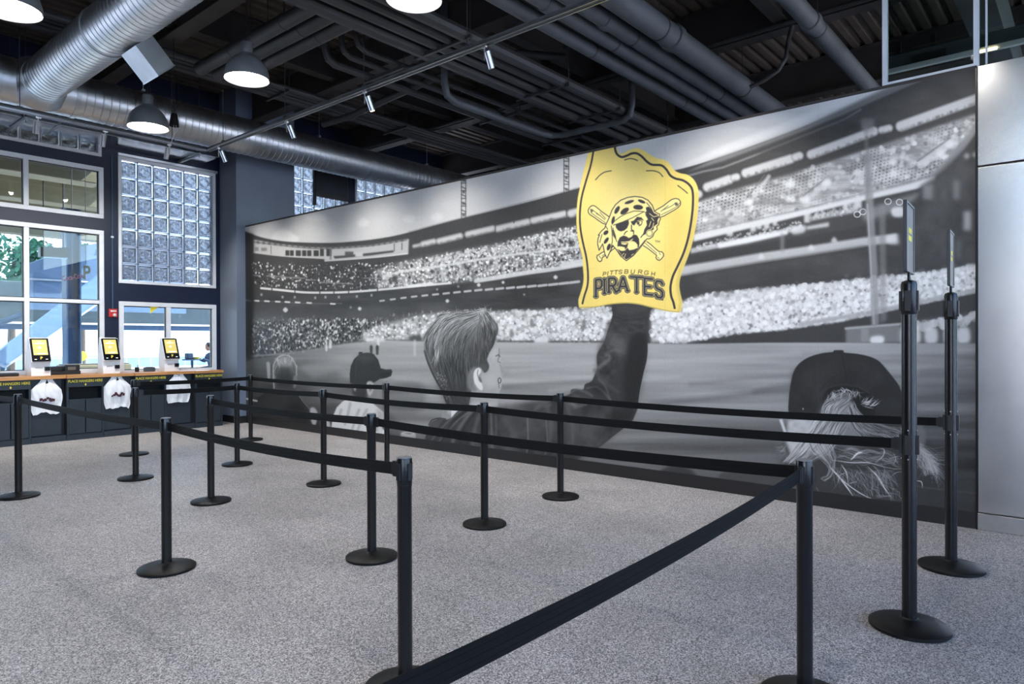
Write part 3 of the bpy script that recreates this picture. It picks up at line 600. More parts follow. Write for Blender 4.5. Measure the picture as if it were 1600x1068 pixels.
    F([(1220, 364), (1226, 364), (1226, 394), (1220, 394)], 150, 2, .6)
    for x, y in ((1304, 374), (1268, 386), (1190, 400)): F([(x - 5, y + 4), (x, y - 4), (x + 5, y + 4)], 222, 1.6, .8, True)
    F([(1384, 370), (1416, 365), (1416, 380), (1390, 382)], 220, 2, .9, True)
    P.mottle([(1080, 430), (1350, 386), (1410, 382), (1410, 424), (1100, 452)], 50, 22, 66, 84, 4, .8)
    # dark structure at the right edge
    F([(1440, 292), (1466, 280), (1490, 258), (1534, 204), (1534, 408), (1410, 424), (1400, 340)], 68, 3); P.mottle([(1440, 292), (1534, 210), (1534, 408), (1410, 420)], 40, 40, 58, 84, 4, .8)
    for x0, y0, x1, y1, g_ in ((1442, 288, 1458, 312, 140), (1490, 282, 1500, 312, 128), (1506, 330, 1518, 360, 178), (1494, 376, 1502, 404, 104), (1472, 296, 1480, 314, 92)): F(A(x0, y0, x1, y1), g_, 3, .85)
    for x, y in ((1511, 244), (1524, 242)): F([(x - 5, y), (x, y - 5), (x + 5, y), (x, y + 5)], 170, 2, .8, True)
    F([(1344, 330), (1420, 306), (1440, 300), (1430, 312), (1400, 330), (1352, 346)], 150, 3, .7); F([(1394, 326), (1412, 324), (1412, 338), (1396, 338)], 224, 1.8, .9, True)
    for x, y in ((1406, 316), (1388, 315), (1340, 335), (1349, 331)): ST([(x + 5 * np.cos(t), y + 4.5 * np.sin(t)) for t in np.linspace(0, 6.28, 14)], 1.3, 235, .5, .9)
    # blurred light pole in front
    F([(1352, 240), (1362, 240), (1366, 330), (1372, 420), (1374, 505), (1368, 511), (1362, 508), (1360, 420), (1354, 330)], 150, 1.6, .8); F([(1374, 320), (1384, 320), (1386, 500), (1376, 505)], 138, 2.2, .6); F(A(1346, 186, 1366, 206), 130, 2.5, .6); ST([(1354, 200), (1356, 330)], 6, 130, 3, .5)
    ST([(1356, 320), (1362, 430), (1366, 505)], 3, 178, 1.2, .7)
    # ---- field
    fld = [(384, 562), (470, 551), (540, 537), (600, 531), (660, 533), (850, 535), (965, 535), (1068, 537), (1200, 535), (1325, 535), (1410, 536), (1534, 536), (1534, 850), (384, 850)]
    r_, b_ = P.mask(fld, .9)
    yy, xx = np.mgrid[b_[1]:b_[3], b_[0]:b_[2]].astype(np.float32); X = xx / SC + MX0; Y = yy / SC + MY0
    base = np.interp(Y, [530, 560, 600, 640, 680, 740, 800], [178, 168, 150, 128, 112, 96, 84]) + np.interp(X, [384, 470, 560, 640, 800, 1100, 1300, 1534], [-62, -40, -2, 4, 6, 4, -4, -34])
    n_ = P.noise(*r_.shape, 420 * SC, 16 * SC, 3); n2 = P.noise(*r_.shape, 150 * SC, 10 * SC, 2)
    base += (n_ - .5) * 70 * np.interp(Y, [530, 560, 640], [.3, .8, 1]) + (n2 - .5) * 26
    P.comp(r_, b_, base)
    for a, b, w, g_, al in (((980, 568), (1250, 552), 7, 200, .3), ((860, 610), (1060, 588), 6, 190, .3), ((1020, 632), (1360, 596), 9, 90, .4), ((1080, 600), (1240, 586), 7, 110, .35), ((1000, 648), (1300, 622), 8, 170, .25), ((1000, 700), (1300, 672), 14, 84, .35), ((930, 690), (1100, 672), 9, 150, .3),
                            ((640, 640), (560, 560), 10, 100, .0), ((620, 590), (680, 600), 6, 185, .3), ((800, 580), (940, 566), 5, 190, .3), ((786, 604), (930, 596), 6, 100, .3), ((1180, 612), (1240, 600), 8, 92, .35), ((1440, 580), (1534, 570), 9, 90, .3)):
        ST([a, ((a[0] + b[0]) / 2, (a[1] + b[1]) / 2 - 1), b], w, g_, w * .45, al)
    for a in ([(455, 566), (510, 562), (560, 566), (560, 572), (500, 573), (450, 572)], [(470, 584), (520, 577), (540, 592), (560, 600), (500, 598)], [(540, 590), (560, 600), (555, 640), (480, 640), (470, 610)], [(604, 605), (660, 600), (660, 640), (610, 640)], [(395, 560), (430, 556), (440, 600), (420, 640), (390, 640)], [(480, 640), (600, 640), (620, 690), (480, 690)]):
        P.shade(a, .8, 4)
    F([(466, 572), (545, 556), (560, 566), (490, 592)], 178, 4, .45); F([(476, 606), (548, 586), (556, 598), (500, 622)], 150, 5, .5); F([(384, 566), (428, 558), (427, 600), (400, 612), (384, 612)], 92, 4, .6)
    ST([(393, 556), (440, 553), (475, 549), (520, 541), (560, 535)], 3, 168, 1.5, .6)
    # players and posts far off on the field
    for x, y, h, w in ((511, 534, 13, 3), (517, 532, 11, 4), (592, 530, 9, 3)): F(A(x - w / 2, y - 1, x + w / 2, y + h), 228, .8, .9, True)
    for x, y in ((581, 541), (590.5, 541)): F([(x - 2.4, y), (x, y - 3), (x + 2.4, y), (x + 1.6, y + 13), (x - 1.6, y + 13)], 62, .7, .95)
    F(A(574, 528, 600, 533), 228, 1.5, .8, True); F(A(647, 530, 651, 556), 205, 1, .6)
    F([(417, 566), (421, 564), (424, 570), (423, 592), (419, 592)], 170, .8, .9); F([(423, 568), (426, 570), (425, 590)], 70, .7, .9)
    F([(384, 362), (397, 366), (398, 470), (396, 560), (384, 566)], 34, 2.5, .85)
    F([(384, 560), (398, 556), (404, 660), (384, 660)], 60, 5, .6)
    # ---- man at the far left: dark shirt, grey hair with a lit rim
    F([(384, 646), (394, 636), (402, 622), (414, 614), (430, 608), (462, 611), (474, 626), (486, 640), (500, 655), (500, 680), (384, 672)], 50, .7, 1)
    F([(404, 630), (420, 616), (455, 618), (440, 640), (400, 640)], 66, 3, .6); F([(450, 640), (458, 630), (470, 632), (484, 650), (478, 666), (450, 655)], 34, 3, .8)
    F([(429, 603), (466, 603), (462, 614), (432, 612)], 78, 1.2)
    F([(427.5, 600), (427, 582), (428.5, 569), (434, 559), (442, 554), (451, 554.5), (458, 560), (463, 570), (464.5, 582), (463, 592), (460, 606), (431, 607)], 96, .6, 1, True)
    P.hairs([(434, 562), (442, 557), (452, 557), (459, 564)], lambda p: 90 + (p[0] - 447) * 1.6, 14, 26, 260, 110, 215, .7, .3, .7)
    F([(436, 572), (456, 572), (461, 598), (462, 607), (433, 607), (432, 590)], 50, 3.5, .85)
    ST(C([(429, 606), (428.2, 590), (428.5, 572), (434, 560), (442, 554.8), (451, 555), (458, 560.5), (463.5, 572), (464.2, 586)], 4), 1.5, 215, 1.1, .75)
    P.hairs([(429, 598), (428, 580), (430, 566), (438, 557), (448, 554), (458, 560), (464, 574)], -90, 40, 4, 60, 170, 235, .5, .8, .7)
    F([(459, 590), (463, 586), (466, 592), (464, 602), (460, 606)], 128, .8, .9, True); ST([(384, 622), (402, 626)], 3, 200, .8, .9)
    ST(C([(464, 611), (473, 625), (484, 638)], 4), 1.1, 140, .7, .7)
    F([(485, 640), (491, 636), (497, 645), (494, 664), (488, 660)], 196, 1, .85, True); F([(503, 655), (513, 652), (517, 667), (508, 668)], 206, 1, .85, True); F([(494, 644), (508, 650), (506, 656), (494, 652)], 170, 1, .7)
    # ---- man in the dark cap and white shirt
    F([(549, 596), (590, 596), (592, 612), (590, 622), (570, 630), (551, 620)], 96, .8); F([(574, 598), (600, 592), (600, 622), (592, 630), (576, 624)], 138, 1, .95)
    F([(552, 595), (574, 594), (573, 622), (560, 622), (552, 614)], 56, 1.4, .95)
    F([(536, 627), (545, 622), (556, 622), (572, 623), (584, 630), (600, 643), (601, 650), (598, 668), (618, 690), (604, 690), (518, 672), (521, 650), (527, 636)], 222, .6)
    for a in ([(548, 630), (545, 645), (540, 662)], [(562, 640), (556, 655), (552, 668)], [(574, 640), (566, 655), (560, 672)], [(584, 652), (580, 668)], [(592, 655), (590, 672)], [(534, 640), (530, 655)]): ST(a, 4, 168, 1.6, .7, True)
    F([(590, 636), (602, 646), (600, 668), (590, 664)], 130, 3, .5); F([(598, 600), (606, 596), (604, 640), (600, 642)], 80, 1.5, .8)
    F([(548, 598), (547.5, 584), (549, 572), (554, 561), (563, 552.5), (575, 550.5), (585, 553), (592, 562), (596, 575), (604, 577), (612, 576.5), (614, 580), (612, 587), (605, 590), (594, 592), (586, 597), (575, 600)], 52, .5)
    F([(556, 560), (566, 553), (580, 553), (588, 562), (570, 566)], 72, 3, .8); F([(592, 584), (612, 580), (611, 586), (600, 590)], 40, 1, .8); ST(C([(563, 552), (558, 565), (556, 590)], 4), .7, 78, .4, .7)
    F([(562, 549.5), (567, 549.5), (568, 552), (561, 553)], 56, .4)
    F([(574, 598), (579, 595), (584, 598), (584, 610), (579, 618), (575, 612)], 186, .8, .95, True); F([(578, 600), (582, 602), (581, 610), (578, 610)], 100, 1, .8, True)
    F([(553, 606), (558, 604), (556, 612)], 190, .9, .9)
    # plastic cup on the rail
    F([(626.5, 677), (630, 674), (640, 672.5), (650, 675), (651, 679), (648, 692), (630, 690)], 168, .7); F([(628, 676.5), (640, 674), (649, 677), (640, 680)], 196, .6, .95, True); F([(632, 676.5), (640, 675.5), (646, 677), (640, 678.5)], 130, .6, .9, True)
    # ---- boy with the foam hand: neck, face, hair
    F([(700, 625), (780, 625), (780, 640), (800, 660), (690, 660), (692, 640)], 150, .8)
    F([(735, 600), (745, 570), (762, 545), (770, 530), (776, 531), (779, 541), (783, 555), (786.5, 572), (788.5, 581), (785.5, 588), (786, 596), (784, 606), (781, 613), (779, 630), (779, 645), (700, 645), (700, 630), (718, 622)], 176, .5)
    F([(736, 610), (760, 600), (780, 604), (780, 622), (740, 632)], 160, 4, .6); F([(702, 636), (735, 628), (778, 632), (778, 642), (702, 646)], 206, 3, .7)
    ST(C([(781, 545), (780.5, 556), (779, 564), (783, 566)], 4), 1.2, 96, .6, .8); F([(781, 567), (785, 570), (788.5, 581), (785, 586), (783, 576)], 150, .8, .9)
    F([(770, 540), (778, 545), (777, 560), (768, 560)], 200, 3, .5); F([(758, 590), (776, 584), (778, 604), (762, 608)], 194, 3, .5); ST(C([(776, 556), (780, 554), (782, 557)], 4), 1.6, 80, .5, .8)
    ST([(781.5 + 2.4 * np.cos(t), 594 + 4 * np.sin(t)) for t in np.linspace(0, 6.28, 12)], 1.3, 70, .5, .9); ST([(780, 598), (781, 606)], 1.2, 84, .6, .7)
    hair = [(664, 540), (663, 528), (667, 518), (675, 508), (682, 499), (686, 492), (690, 490), (700, 490), (710, 488), (725, 487), (738, 486), (744, 482), (752, 480.5), (760, 481), (764, 487), (768, 494), (775, 503), (779, 512), (778, 522), (773, 532), (769, 544), (764, 553), (762, 562), (765, 570), (764, 577), (758, 582), (752, 574), (742, 573), (735, 580), (731, 594), (731, 612), (733, 628), (732, 640), (703, 636), (697, 626), (690, 608), (682, 594), (674, 578), (667, 560), (664, 550)]
    F(hair, 74, .5, 1, True, 5)
    F([(664, 545), (664, 528), (674, 508), (690, 494), (740, 487), (762, 484), (775, 504), (776, 520), (764, 512), (744, 508), (722, 514), (704, 530), (690, 550), (682, 570), (672, 566)], 158, 4, .75)
    F([(706, 540), (740, 526), (756, 545), (752, 566), (736, 574), (729, 600), (732, 632), (704, 634), (688, 600), (686, 570)], 58, 6, .85); F([(750, 512), (772, 508), (777, 520), (768, 544), (754, 552)], 74, 4, .75)
    F([(738, 570), (752, 568), (764, 572), (762, 580), (756, 581), (750, 573)], 92, 3, .6)
    GO = [(760, 482), (735, 486), (708, 489), (688, 495), (674, 510), (665, 528), (664, 545), (669, 565), (680, 590), (692, 612), (700, 634)]
    GI = [(762, 492), (752, 503), (741, 516), (732, 532), (727, 550), (726, 566), (727, 580), (730, 596), (731, 612), (732, 626), (733, 638)]
    P.locks(GO, GI, 520, lambda t, s: 66 + 20 * (1 - s), (.6, 1.5), (.12, .3), .6, (.3, .7))
    P.locks(GO, GI, 900, lambda t, s: np.interp(t, [0, .3, .5, .62, 1], [225, 215, 185, 105, 62]) - s * np.interp(t, [0, .2, .45, 1], [20, 90, 130, 0]), (.5, 1.3), (.08, .22), .6, (.3, .85))
    P.locks(GO, GI, 170, lambda t, s: np.interp(t, [0, .25, .45, 1], [110, 70, 58, 50]), (.6, 1.3), (.08, .2), .5, (.4, .9))
    FO = [(758, 482), (767, 490), (775, 502), (779, 513), (777, 523), (773, 533), (769, 543)]; FI = [(746, 489), (749, 500), (752, 514), (753, 528), (753, 542), (754, 556), (756, 570)]
    P.locks(FO, FI, 380, lambda t, s: np.interp(t, [0, .2, .5, 1], [225, 165, 105, 80]), (.5, 1.2), (.1, .3), .5, (.3, .8))
    P.locks(FO, FI, 120, lambda t, s: 58, (.6, 1.4), (.1, .3), .5, (.3, .8))
    P.locks(GI, [(748, 492), (751, 503), (753, 516), (754, 530), (753, 546), (751, 560), (748, 570), (742, 574)], 420, lambda t, s: np.interp(t, [0, .25, .5, 1], [150, 110, 84, 66]), (.5, 1.3), (.12, .32), .6, (.3, .75))
    P.hairs([(684, 493), (700, 490), (742, 486), (762, 484), (770, 494)], -70, 40, 7, 60, 170, 235, .5, 1.4, .75)
    P.hairs([(684, 493), (692, 491)], -120, 40, 7, 14, 120, 200, .5, 1.6, .8)
    P.hairs([(684, 552), (687, 538)], 96, 5, 20, 26, 190, 235, .8, .2, .6)
    P.locks([(700, 560), (704, 590), (712, 634)], [(738, 540), (732, 580), (733, 634)], 200, lambda t, s: 82, (.5, 1.1), (.15, .4), .5, (.2, .5))
    P.dots([(680, 580), (698, 588), (706, 630), (697, 622), (688, 602)], 150, .35, .7, 130, 190, (.4, .9), .3)
    F([(690, 600), (731, 590), (732, 636), (704, 634)], 60, 7, .5)
    ST(C([(664, 548), (668, 562), (675, 579), (683, 595), (691, 609), (698, 626)], 4), 1.6, 46, 1, .8)
    F([(733, 606), (731, 592), (734, 580), (741, 574), (749, 574), (753, 580), (750, 594), (742, 612)], 140, 2, .8, True)
    F([(741, 592), (741, 583), (744, 576.5), (749, 574.5), (752.5, 577), (752, 582), (749, 586), (750, 591), (754, 600), (755.5, 606), (753, 609.5), (747, 605), (743, 599)], 222, .6, 1, True)
    F([(748, 588), (752, 590), (754, 597), (750, 595)], 96, .8, .9, True); ST(C([(748, 577.5), (747, 583), (748, 588)], 4), 1.4, 120, .6, .8); F([(733, 590), (738, 585), (740, 600), (746, 610), (738, 608)], 118, 1.6, .7, True)
    # jacket body and raised sleeve
    F([(655, 720), (664, 690), (668, 672), (675, 659), (686, 654), (700, 655), (712, 650), (712, 720)], 62, .6)
    F([(706, 641), (715, 638), (720, 640), (712, 652), (706, 656)], 226, .7)
    body = [(650, 700), (664, 692), (676, 681), (690, 668), (706, 653), (720, 640), (750, 638), (800, 645), (832, 643), (848, 632), (858, 629), (866, 624), (890, 616), (893, 609), (900, 607), (912, 608), (915, 600), (924, 596), (928, 590), (934, 574), (933, 560), (935, 550), (944, 535), (949, 520), (954, 505), (958, 492), (961, 474), (1015, 474), (1015, 490), (1011, 515), (1013, 540), (1012, 560), (1006, 585), (1001, 610), (998, 634), (993, 648), (986, 660), (960, 680), (940, 696), (912, 712), (900, 722), (860, 760), (640, 760)]
    F(C(body, 4, True), 60, .5)
    P.mottle([(690, 670), (720, 645), (900, 615), (990, 640), (960, 680), (880, 740), (680, 740)], 26, 34, 50, 92, 3, .75)
    ST(C([(934, 574), (933, 560), (935, 550), (944, 535), (949, 520)], 4), 1, 150, .5, .5); ST(C([(1014, 540), (1012, 562), (1006, 587), (1001, 612), (998, 634)], 4), 1.2, 176, .5, .7)
    P.mottle([(936, 540), (952, 515), (985, 515), (980, 560), (950, 600), (930, 600)], 14, 16, 54, 92, 3, .7)
    F([(950, 530), (962, 522), (980, 530), (976, 552), (960, 548)], 98, 4, .6)
    for a, w, g_ in (([(936, 574), (944, 568), (952, 562), (953, 556), (948, 554)], 5, 130), ([(951, 550), (962, 546), (970, 548)], 4, 112), ([(930, 578), (938, 590), (950, 600), (966, 612)], 5, 86), ([(936, 592), (946, 602), (952, 618), (955, 624)], 3, 110), ([(894, 612), (902, 608), (916, 612), (926, 618)], 4, 120), ([(918, 606), (932, 604), (944, 612), (954, 624)], 3, 116), ([(890, 630), (905, 634), (916, 631)], 4, 130), ([(884, 626), (890, 645), (895, 660), (896, 690)], 5, 106), ([(895, 628), (900, 636)], 4, 120), ([(838, 640), (848, 634), (860, 632)], 5, 108), ([(856, 636), (862, 660), (858, 700)], 6, 108), ([(790, 655), (800, 668), (806, 690)], 8, 92), ([(825, 650), (826, 690), (822, 715)], 2.4, 150), ([(854, 655), (856, 690), (852, 715)], 2, 130)):
        ST(a, w, g_, w * .5, .5, True)
    for a in ([(940, 578), (950, 572), (958, 575), (950, 590)], [(922, 600), (940, 602), (948, 616), (930, 612)], [(985, 530), (1008, 520), (1010, 560), (1000, 620), (980, 640), (975, 590)], [(960, 640), (990, 640), (980, 660), (950, 670)]): P.shade(a, .72, 4)
    F([(962, 476), (1013, 476), (1010, 486), (990, 490), (965, 488)], 72, 2, .7); P.mottle([(950, 500), (1010, 500), (1010, 520), (946, 520)], 8, 4, 50, 76, 2, .6)
    ST(C([(958, 494), (985, 500), (1012, 496)], 4), 1, 44, .6, .7)
    # hood folds at the back of the neck
    for a, g_, w in (([(742, 640), (728, 655), (712, 680), (706, 700)], 124, 5), ([(736, 641), (716, 656), (698, 675), (684, 694)], 132, 2.6), ([(722, 641), (702, 657), (684, 676), (672, 692)], 112, 2.4), ([(752, 645), (744, 665), (738, 700)], 104, 5), ([(768, 645), (770, 690), (772, 720)], 118, 3), ([(776, 650), (776, 690)], 96, 2.4)): ST(a, w * 1.2, g_, w * .45, .6, True)
    for a in ([(730, 641), (708, 660), (690, 690)], [(744, 642), (726, 668), (718, 700)], [(757, 645), (752, 690)]): ST(a, 4.5, 44, 1.6, .7, True)
    ST(C([(671, 663), (676, 656), (686, 653), (697, 654)], 4), 1.6, 44, .6, .9); F([(672, 664), (678, 657), (692, 655), (684, 668), (674, 672)], 90, 1.4, .7, True)
    # spectators cut off at the bottom edge
    F([(1030, 742), (1036, 732), (1050, 726), (1070, 727), (1082, 734), (1092, 746), (1090, 760), (1030, 760)], 62, 2.2); F([(1118, 752), (1128, 738), (1150, 733), (1200, 738), (1240, 750), (1240, 790), (1118, 790)], 78, 2)
    F([(900, 720), (910, 712), (940, 716), (1030, 734), (1030, 745)], 128, 2.2, .5)
    # ---- woman in the dark cap with loose fair hair
    F([(1234, 655), (1228, 690), (1220, 720), (1250, 760), (1300, 790), (1440, 800), (1480, 770), (1475, 720), (1450, 690), (1410, 650)], 62, 5, .9)
    F([(1395, 690), (1440, 690), (1480, 740), (1527, 745), (1527, 830), (1380, 830), (1380, 740)], 64, 5, .8)
    F([(1232, 656), (1290, 650), (1296, 685), (1290, 712), (1240, 715), (1228, 690)], 196, 2.4); P.mottle([(1232, 656), (1290, 650), (1296, 710), (1236, 712)], 16, 16, 170, 222, 3, .6)
    F([(1218, 655), (1223, 654), (1230, 676), (1226, 677)], 222, .8, .95)
    F([(1428, 668), (1440, 664), (1447, 676), (1446, 692), (1440, 698), (1430, 690)], 122, 2, .8, True)
    cap = [(1234, 645), (1233, 625), (1236, 600), (1241, 580), (1250, 567), (1265, 557.5), (1285, 551.5), (1302, 549.5), (1304, 547), (1318, 547), (1320, 550.5), (1340, 552.5), (1360, 557), (1374, 564), (1386, 577), (1398, 592), (1406, 604), (1412, 625), (1412, 655), (1380, 660), (1300, 655), (1250, 648)]
    F(C(cap, 4, True), 50, .5)
    P.mottle([(1240, 580), (1300, 555), (1380, 575), (1408, 640), (1240, 640)], 22, 26, 46, 62, 5, .7)
    F([(1262, 580), (1300, 558), (1320, 560), (1310, 590), (1280, 600)], 60, 7, .6); ST(C([(1316, 552), (1320, 575), (1324, 596)], 4), 1.2, 38, .7, .8); ST(C([(1285, 605), (1300, 590), (1312, 585), (1316, 578)], 4), 1.2, 40, .8, .7)
    F([(1283, 640), (1286, 620), (1296, 606), (1316, 602), (1340, 604), (1358, 614), (1368, 632), (1368, 650), (1340, 655), (1300, 652)], 38, 1.2)
    ST(C([(1278, 622), (1290, 608), (1312, 601), (1338, 603), (1358, 613)], 4), 2, 66, .8, .6); F([(1254.5, 637), (1256.5, 637), (1256.5, 639.5), (1254.5, 639.5)], 190, .5)
    F([(1280, 652), (1290, 626), (1308, 616), (1326, 622), (1334, 640), (1345, 660), (1365, 690), (1330, 700), (1290, 690)], 150, 4, .8)
    A1 = [(1330, 616), (1308, 618), (1290, 630), (1279, 650), (1262, 674), (1244, 700), (1226, 722)]; B1 = [(1334, 630), (1330, 650), (1322, 672), (1308, 694), (1294, 708), (1278, 716), (1262, 724)]
    P.locks(A1, B1, 700, lambda t, s: np.interp(t, [0, .3, .6, 1], [150, 200, 205, 190]) - 30 * s, (.5, 1.5), (.12, .35), 1.4, (.3, .85), .8)
    P.locks(A1, B1, 170, lambda t, s: 84, (.6, 1.4), (.1, .25), 1.2, (.3, .8), .6)
    A2 = [(1334, 622), (1346, 644), (1364, 658), (1392, 666), (1418, 672)]; B2 = [(1322, 640), (1332, 668), (1350, 686), (1376, 694), (1402, 700)]
    P.locks(A2, B2, 300, lambda t, s: np.interp(t, [0, .4, 1], [180, 165, 130]), (.5, 1.4), (.15, .4), 1.2, (.3, .75), .8)
    P.locks(A2, B2, 130, lambda t, s: 70, (.6, 1.6), (.15, .3), 1, (.3, .7), .6)
    P.locks([(1404, 664), (1430, 684), (1450, 706), (1470, 736)], [(1396, 690), (1418, 712), (1434, 726), (1446, 742)], 190, lambda t, s: 165, (.5, 1.2), (.2, .5), 1.4, (.25, .7), .8)
    A4 = [(1262, 688), (1268, 704), (1284, 716), (1297, 728), (1294, 742), (1284, 746)]; B4 = [(1296, 688), (1304, 700), (1306, 714), (1304, 730), (1298, 744), (1288, 750)]
    P.locks(A4, B4, 240, lambda t, s: 205 - 60 * t, (.5, 1.4), (.2, .5), 1, (.3, .85), .6)
    P.locks(A4, B4, 60, lambda t, s: 80, (.6, 1.3), (.2, .4), 1, (.3, .8), .5)
    P.hairs([(1292, 616), (1318, 606), (1346, 612)], 80, 40, 14, 46, 170, 245, .9, .9, .8)
    P.hairs([(1346, 628), (1364, 636)], -20, 25, 16, 26, 180, 245, 1.0, .8, .8)
    P.hairs([(1226, 690), (1234, 716)], 160, 30, 16, 60, 130, 210, .6, .9, .5)
    P.hairs([(1300, 728), (1330, 735), (1366, 735), (1390, 735)], 65, 30, 34, 70, 100, 190, .5, .7, .55)
    F([(1298, 700), (1350, 700), (1380, 716), (1350, 728), (1306, 726)], 78, 5, .4)
    P.locks([(1288, 724), (1312, 745), (1330, 766), (1352, 780)], [(1380, 722), (1388, 742), (1398, 762), (1412, 778)], 90, lambda t, s: 150 + 40 * s, (.4, .9), (.2, .5), 2, (.3, .8), 2.2)
    P.locks([(1296, 694), (1330, 700), (1372, 704), (1400, 708)], [(1300, 722), (1334, 724), (1372, 724), (1410, 728)], 120, lambda t, s: 150, (.4, 1.1), (.2, .5), 2, (.3, .7), 2)
    for a, g_, w in (([(1296, 728), (1312, 745), (1325, 762), (1334, 775)], 244, 2.2), ([(1300, 730), (1320, 752), (1345, 770), (1364, 779)], 228, 1.8), ([(1315, 725), (1323, 738), (1326, 755)], 238, 1.6), ([(1310, 755), (1313, 742), (1323, 738)], 210, 1.2), ([(1356, 728), (1370, 742), (1380, 758), (1392, 774)], 240, 2), ([(1366, 735), (1378, 752), (1386, 770)], 222, 1.4), ([(1300, 718), (1330, 722), (1356, 722), (1378, 728)], 220, 1.6), ([(1368, 722), (1380, 712), (1382, 702), (1374, 700)], 226, 1.3), ([(1396, 726), (1400, 716), (1396, 706)], 180, 1), ([(1346, 715), (1362, 723), (1400, 732), (1420, 728)], 176, 1), ([(1430, 750), (1440, 752), (1442, 762)], 236, 1.5), ([(1392, 745), (1400, 738), (1414, 736)], 170, .9), ([(1330, 718), (1340, 708), (1348, 706)], 240, 3), ([(1326, 755), (1338, 752)], 210, 1), ([(1350, 755), (1356, 765)], 190, .9), ([(1340, 735), (1336, 746)], 180, .9), ([(1276, 760), (1280, 768)], 150, .9), ([(1362, 766), (1364, 775)], 200, .9), ([(1386, 758), (1404, 768)], 150, .9)):
        ST(a, w, g_, .4, .9, True, True)
    P.hairs([(1300, 728), (1330, 735), (1366, 735), (1390, 735)], 65, 30, 34, 110, 100, 205, .6, .6, .6)
    P.hairs([(1430, 690), (1445, 705), (1460, 728)], 55, 16, 34, 150, 110, 215, .7, .4, .7)
    P.hairs([(1436, 700), (1450, 720)], 40, 20, 40, 60, 150, 220, .7, .4, .6)
    ST([(1420, 752), (1440, 760), (1527, 770)], 2, 96, 1.2, .6, True)
    # ---- yellow foam hand
    Yc = (246, 222, 112); Dk = (66, 62, 64)
    out = [(921, 236), (914, 264), (908, 290), (903.5, 312), (902, 335), (902, 352), (904, 370), (907, 386), (911, 402), (912, 418), (913, 434), (911.5, 446), (908, 458), (905, 468), (905.5, 478), (909, 481), (930, 479.5), (955, 475), (980, 473.5), (1000, 475.5), (1020, 480.5), (1040, 485), (1060, 487.5), (1064, 486), (1066, 480), (1066.5, 470), (1064, 460), (1062, 448), (1063, 436), (1068, 420), (1074, 405), (1080, 388), (1085, 368), (1089, 345), (1091.5, 320), (1092, 300), (1089, 288), (1083, 279), (1074, 273), (1064, 271), (1054, 266), (1046, 255), (1038, 250), (1028, 248), (1016, 242), (1006, 235), (996, 232), (986, 234), (978, 238), (970, 241), (966, 236), (962, 226), (950, 200), (930, 210)]
    F(C(out, 4, True), Yc, .5)
    F([(902, 480), (930, 478), (962, 474), (962, 478.5), (935, 482)], (196, 178, 96), .6, .0)
    r_, b_ = P.mask(C(out, 4, True), .5)
    yy, xx = np.mgrid[b_[1]:b_[3], b_[0]:b_[2]]; X = xx / SC + MX0; Y = yy / SC + MY0
    t = np.clip(1 - np.hypot((X - 975) / 80, (Y - 345) / 130), 0, 1)[..., None]
    P.comp(r_, b_, np.array([243, 217, 122]) + t * np.array([10, 18, 36]), .9)
    side = [(1092, 300), (1091.5, 320), (1089, 345), (1085, 368), (1080, 388), (1074, 405), (1068, 420), (1063, 436), (1062, 448), (1064, 460), (1066.5, 470), (1066, 480), (1064, 486), (1060, 487), (1062, 470), (1058, 455), (1057, 440), (1060, 424), (1067, 405), (1074, 386), (1080, 362), (1084, 340), (1087, 318), (1087, 300)]
    F(side, (214, 192, 108), .9, .65); ST(C([(906, 480), (932, 479), (957, 474.5), (981, 473), (1000, 475), (1020, 480), (1045, 485.5), (1062, 487)], 4), 1.4, (176, 156, 84), .6, .8)
    P.shade([(1050, 330), (1075, 340), (1060, 410), (1045, 440), (1040, 400)], .95, 8)
    ST(C([(929, 232), (924, 258), (916, 285), (909.5, 310), (907, 335), (908, 358), (912, 380), (917, 402), (919.5, 425), (919, 445), (914, 462), (911, 474)], 5), 2.8, Dk, .3)
    ST(C([(962.5, 226), (962, 233), (965, 241), (972, 245.5), (980, 243.5), (988, 240), (996, 240), (1004, 245), (1012, 253), (1020, 257.5), (1034, 258.5), (1042, 265), (1048, 274), (1056, 279), (1068, 282), (1078, 289), (1083, 299), (1083.5, 320), (1081, 345), (1076, 372), (1069, 395), (1060, 415), (1052, 432), (1048.5, 448), (1049.5, 462), (1053, 472), (1055, 481)], 5), 3.4, Dk, .3)
    for a in ([(931.5, 281), (938, 274), (946, 269), (956, 267)], [(977, 250), (985, 248), (992, 249), (997, 251)], [(1011, 267), (1022, 267), (1031, 270), (1036.5, 276)], [(1060, 290), (1068, 296), (1075, 302)]): ST(C(a, 4), 1.5, Dk, .3, .9)
    # crossed bats (measured in a 8.9x close-up of the emblem)
    Q = lambda pts: [(910 + x / 8.9, 300 + y / 8.9) for x, y in pts]
    Yl = (250, 234, 156); w_ = 1.3
    for o in ([(380, 345), (330, 310), (280, 275), (220, 225), (190, 200), (160, 188), (130, 195), (105, 220), (88, 255), (92, 290), (115, 315), (170, 350), (230, 395), (290, 435), (335, 450)], [(1010, 265), (1060, 235), (1130, 195), (1200, 140), (1250, 105), (1300, 90), (1345, 100), (1372, 135), (1370, 180), (1335, 220), (1280, 255), (1200, 300), (1140, 335), (1095, 350)],
              [(905, 690), (960, 730), (1020, 785), (1075, 830), (1110, 830), (1135, 855), (1135, 890), (1110, 925), (1080, 950), (1050, 940), (1030, 915), (1040, 880), (990, 840), (920, 785), (855, 745)], [(440, 755), (400, 785), (340, 830), (300, 830), (265, 850), (240, 870), (215, 880), (208, 910), (225, 950), (250, 968), (275, 955), (285, 910), (330, 880), (380, 845), (420, 805), (465, 775)]):
        F(Q(o), Yl, .3); ST(Q(o), w_, Dk, .3)
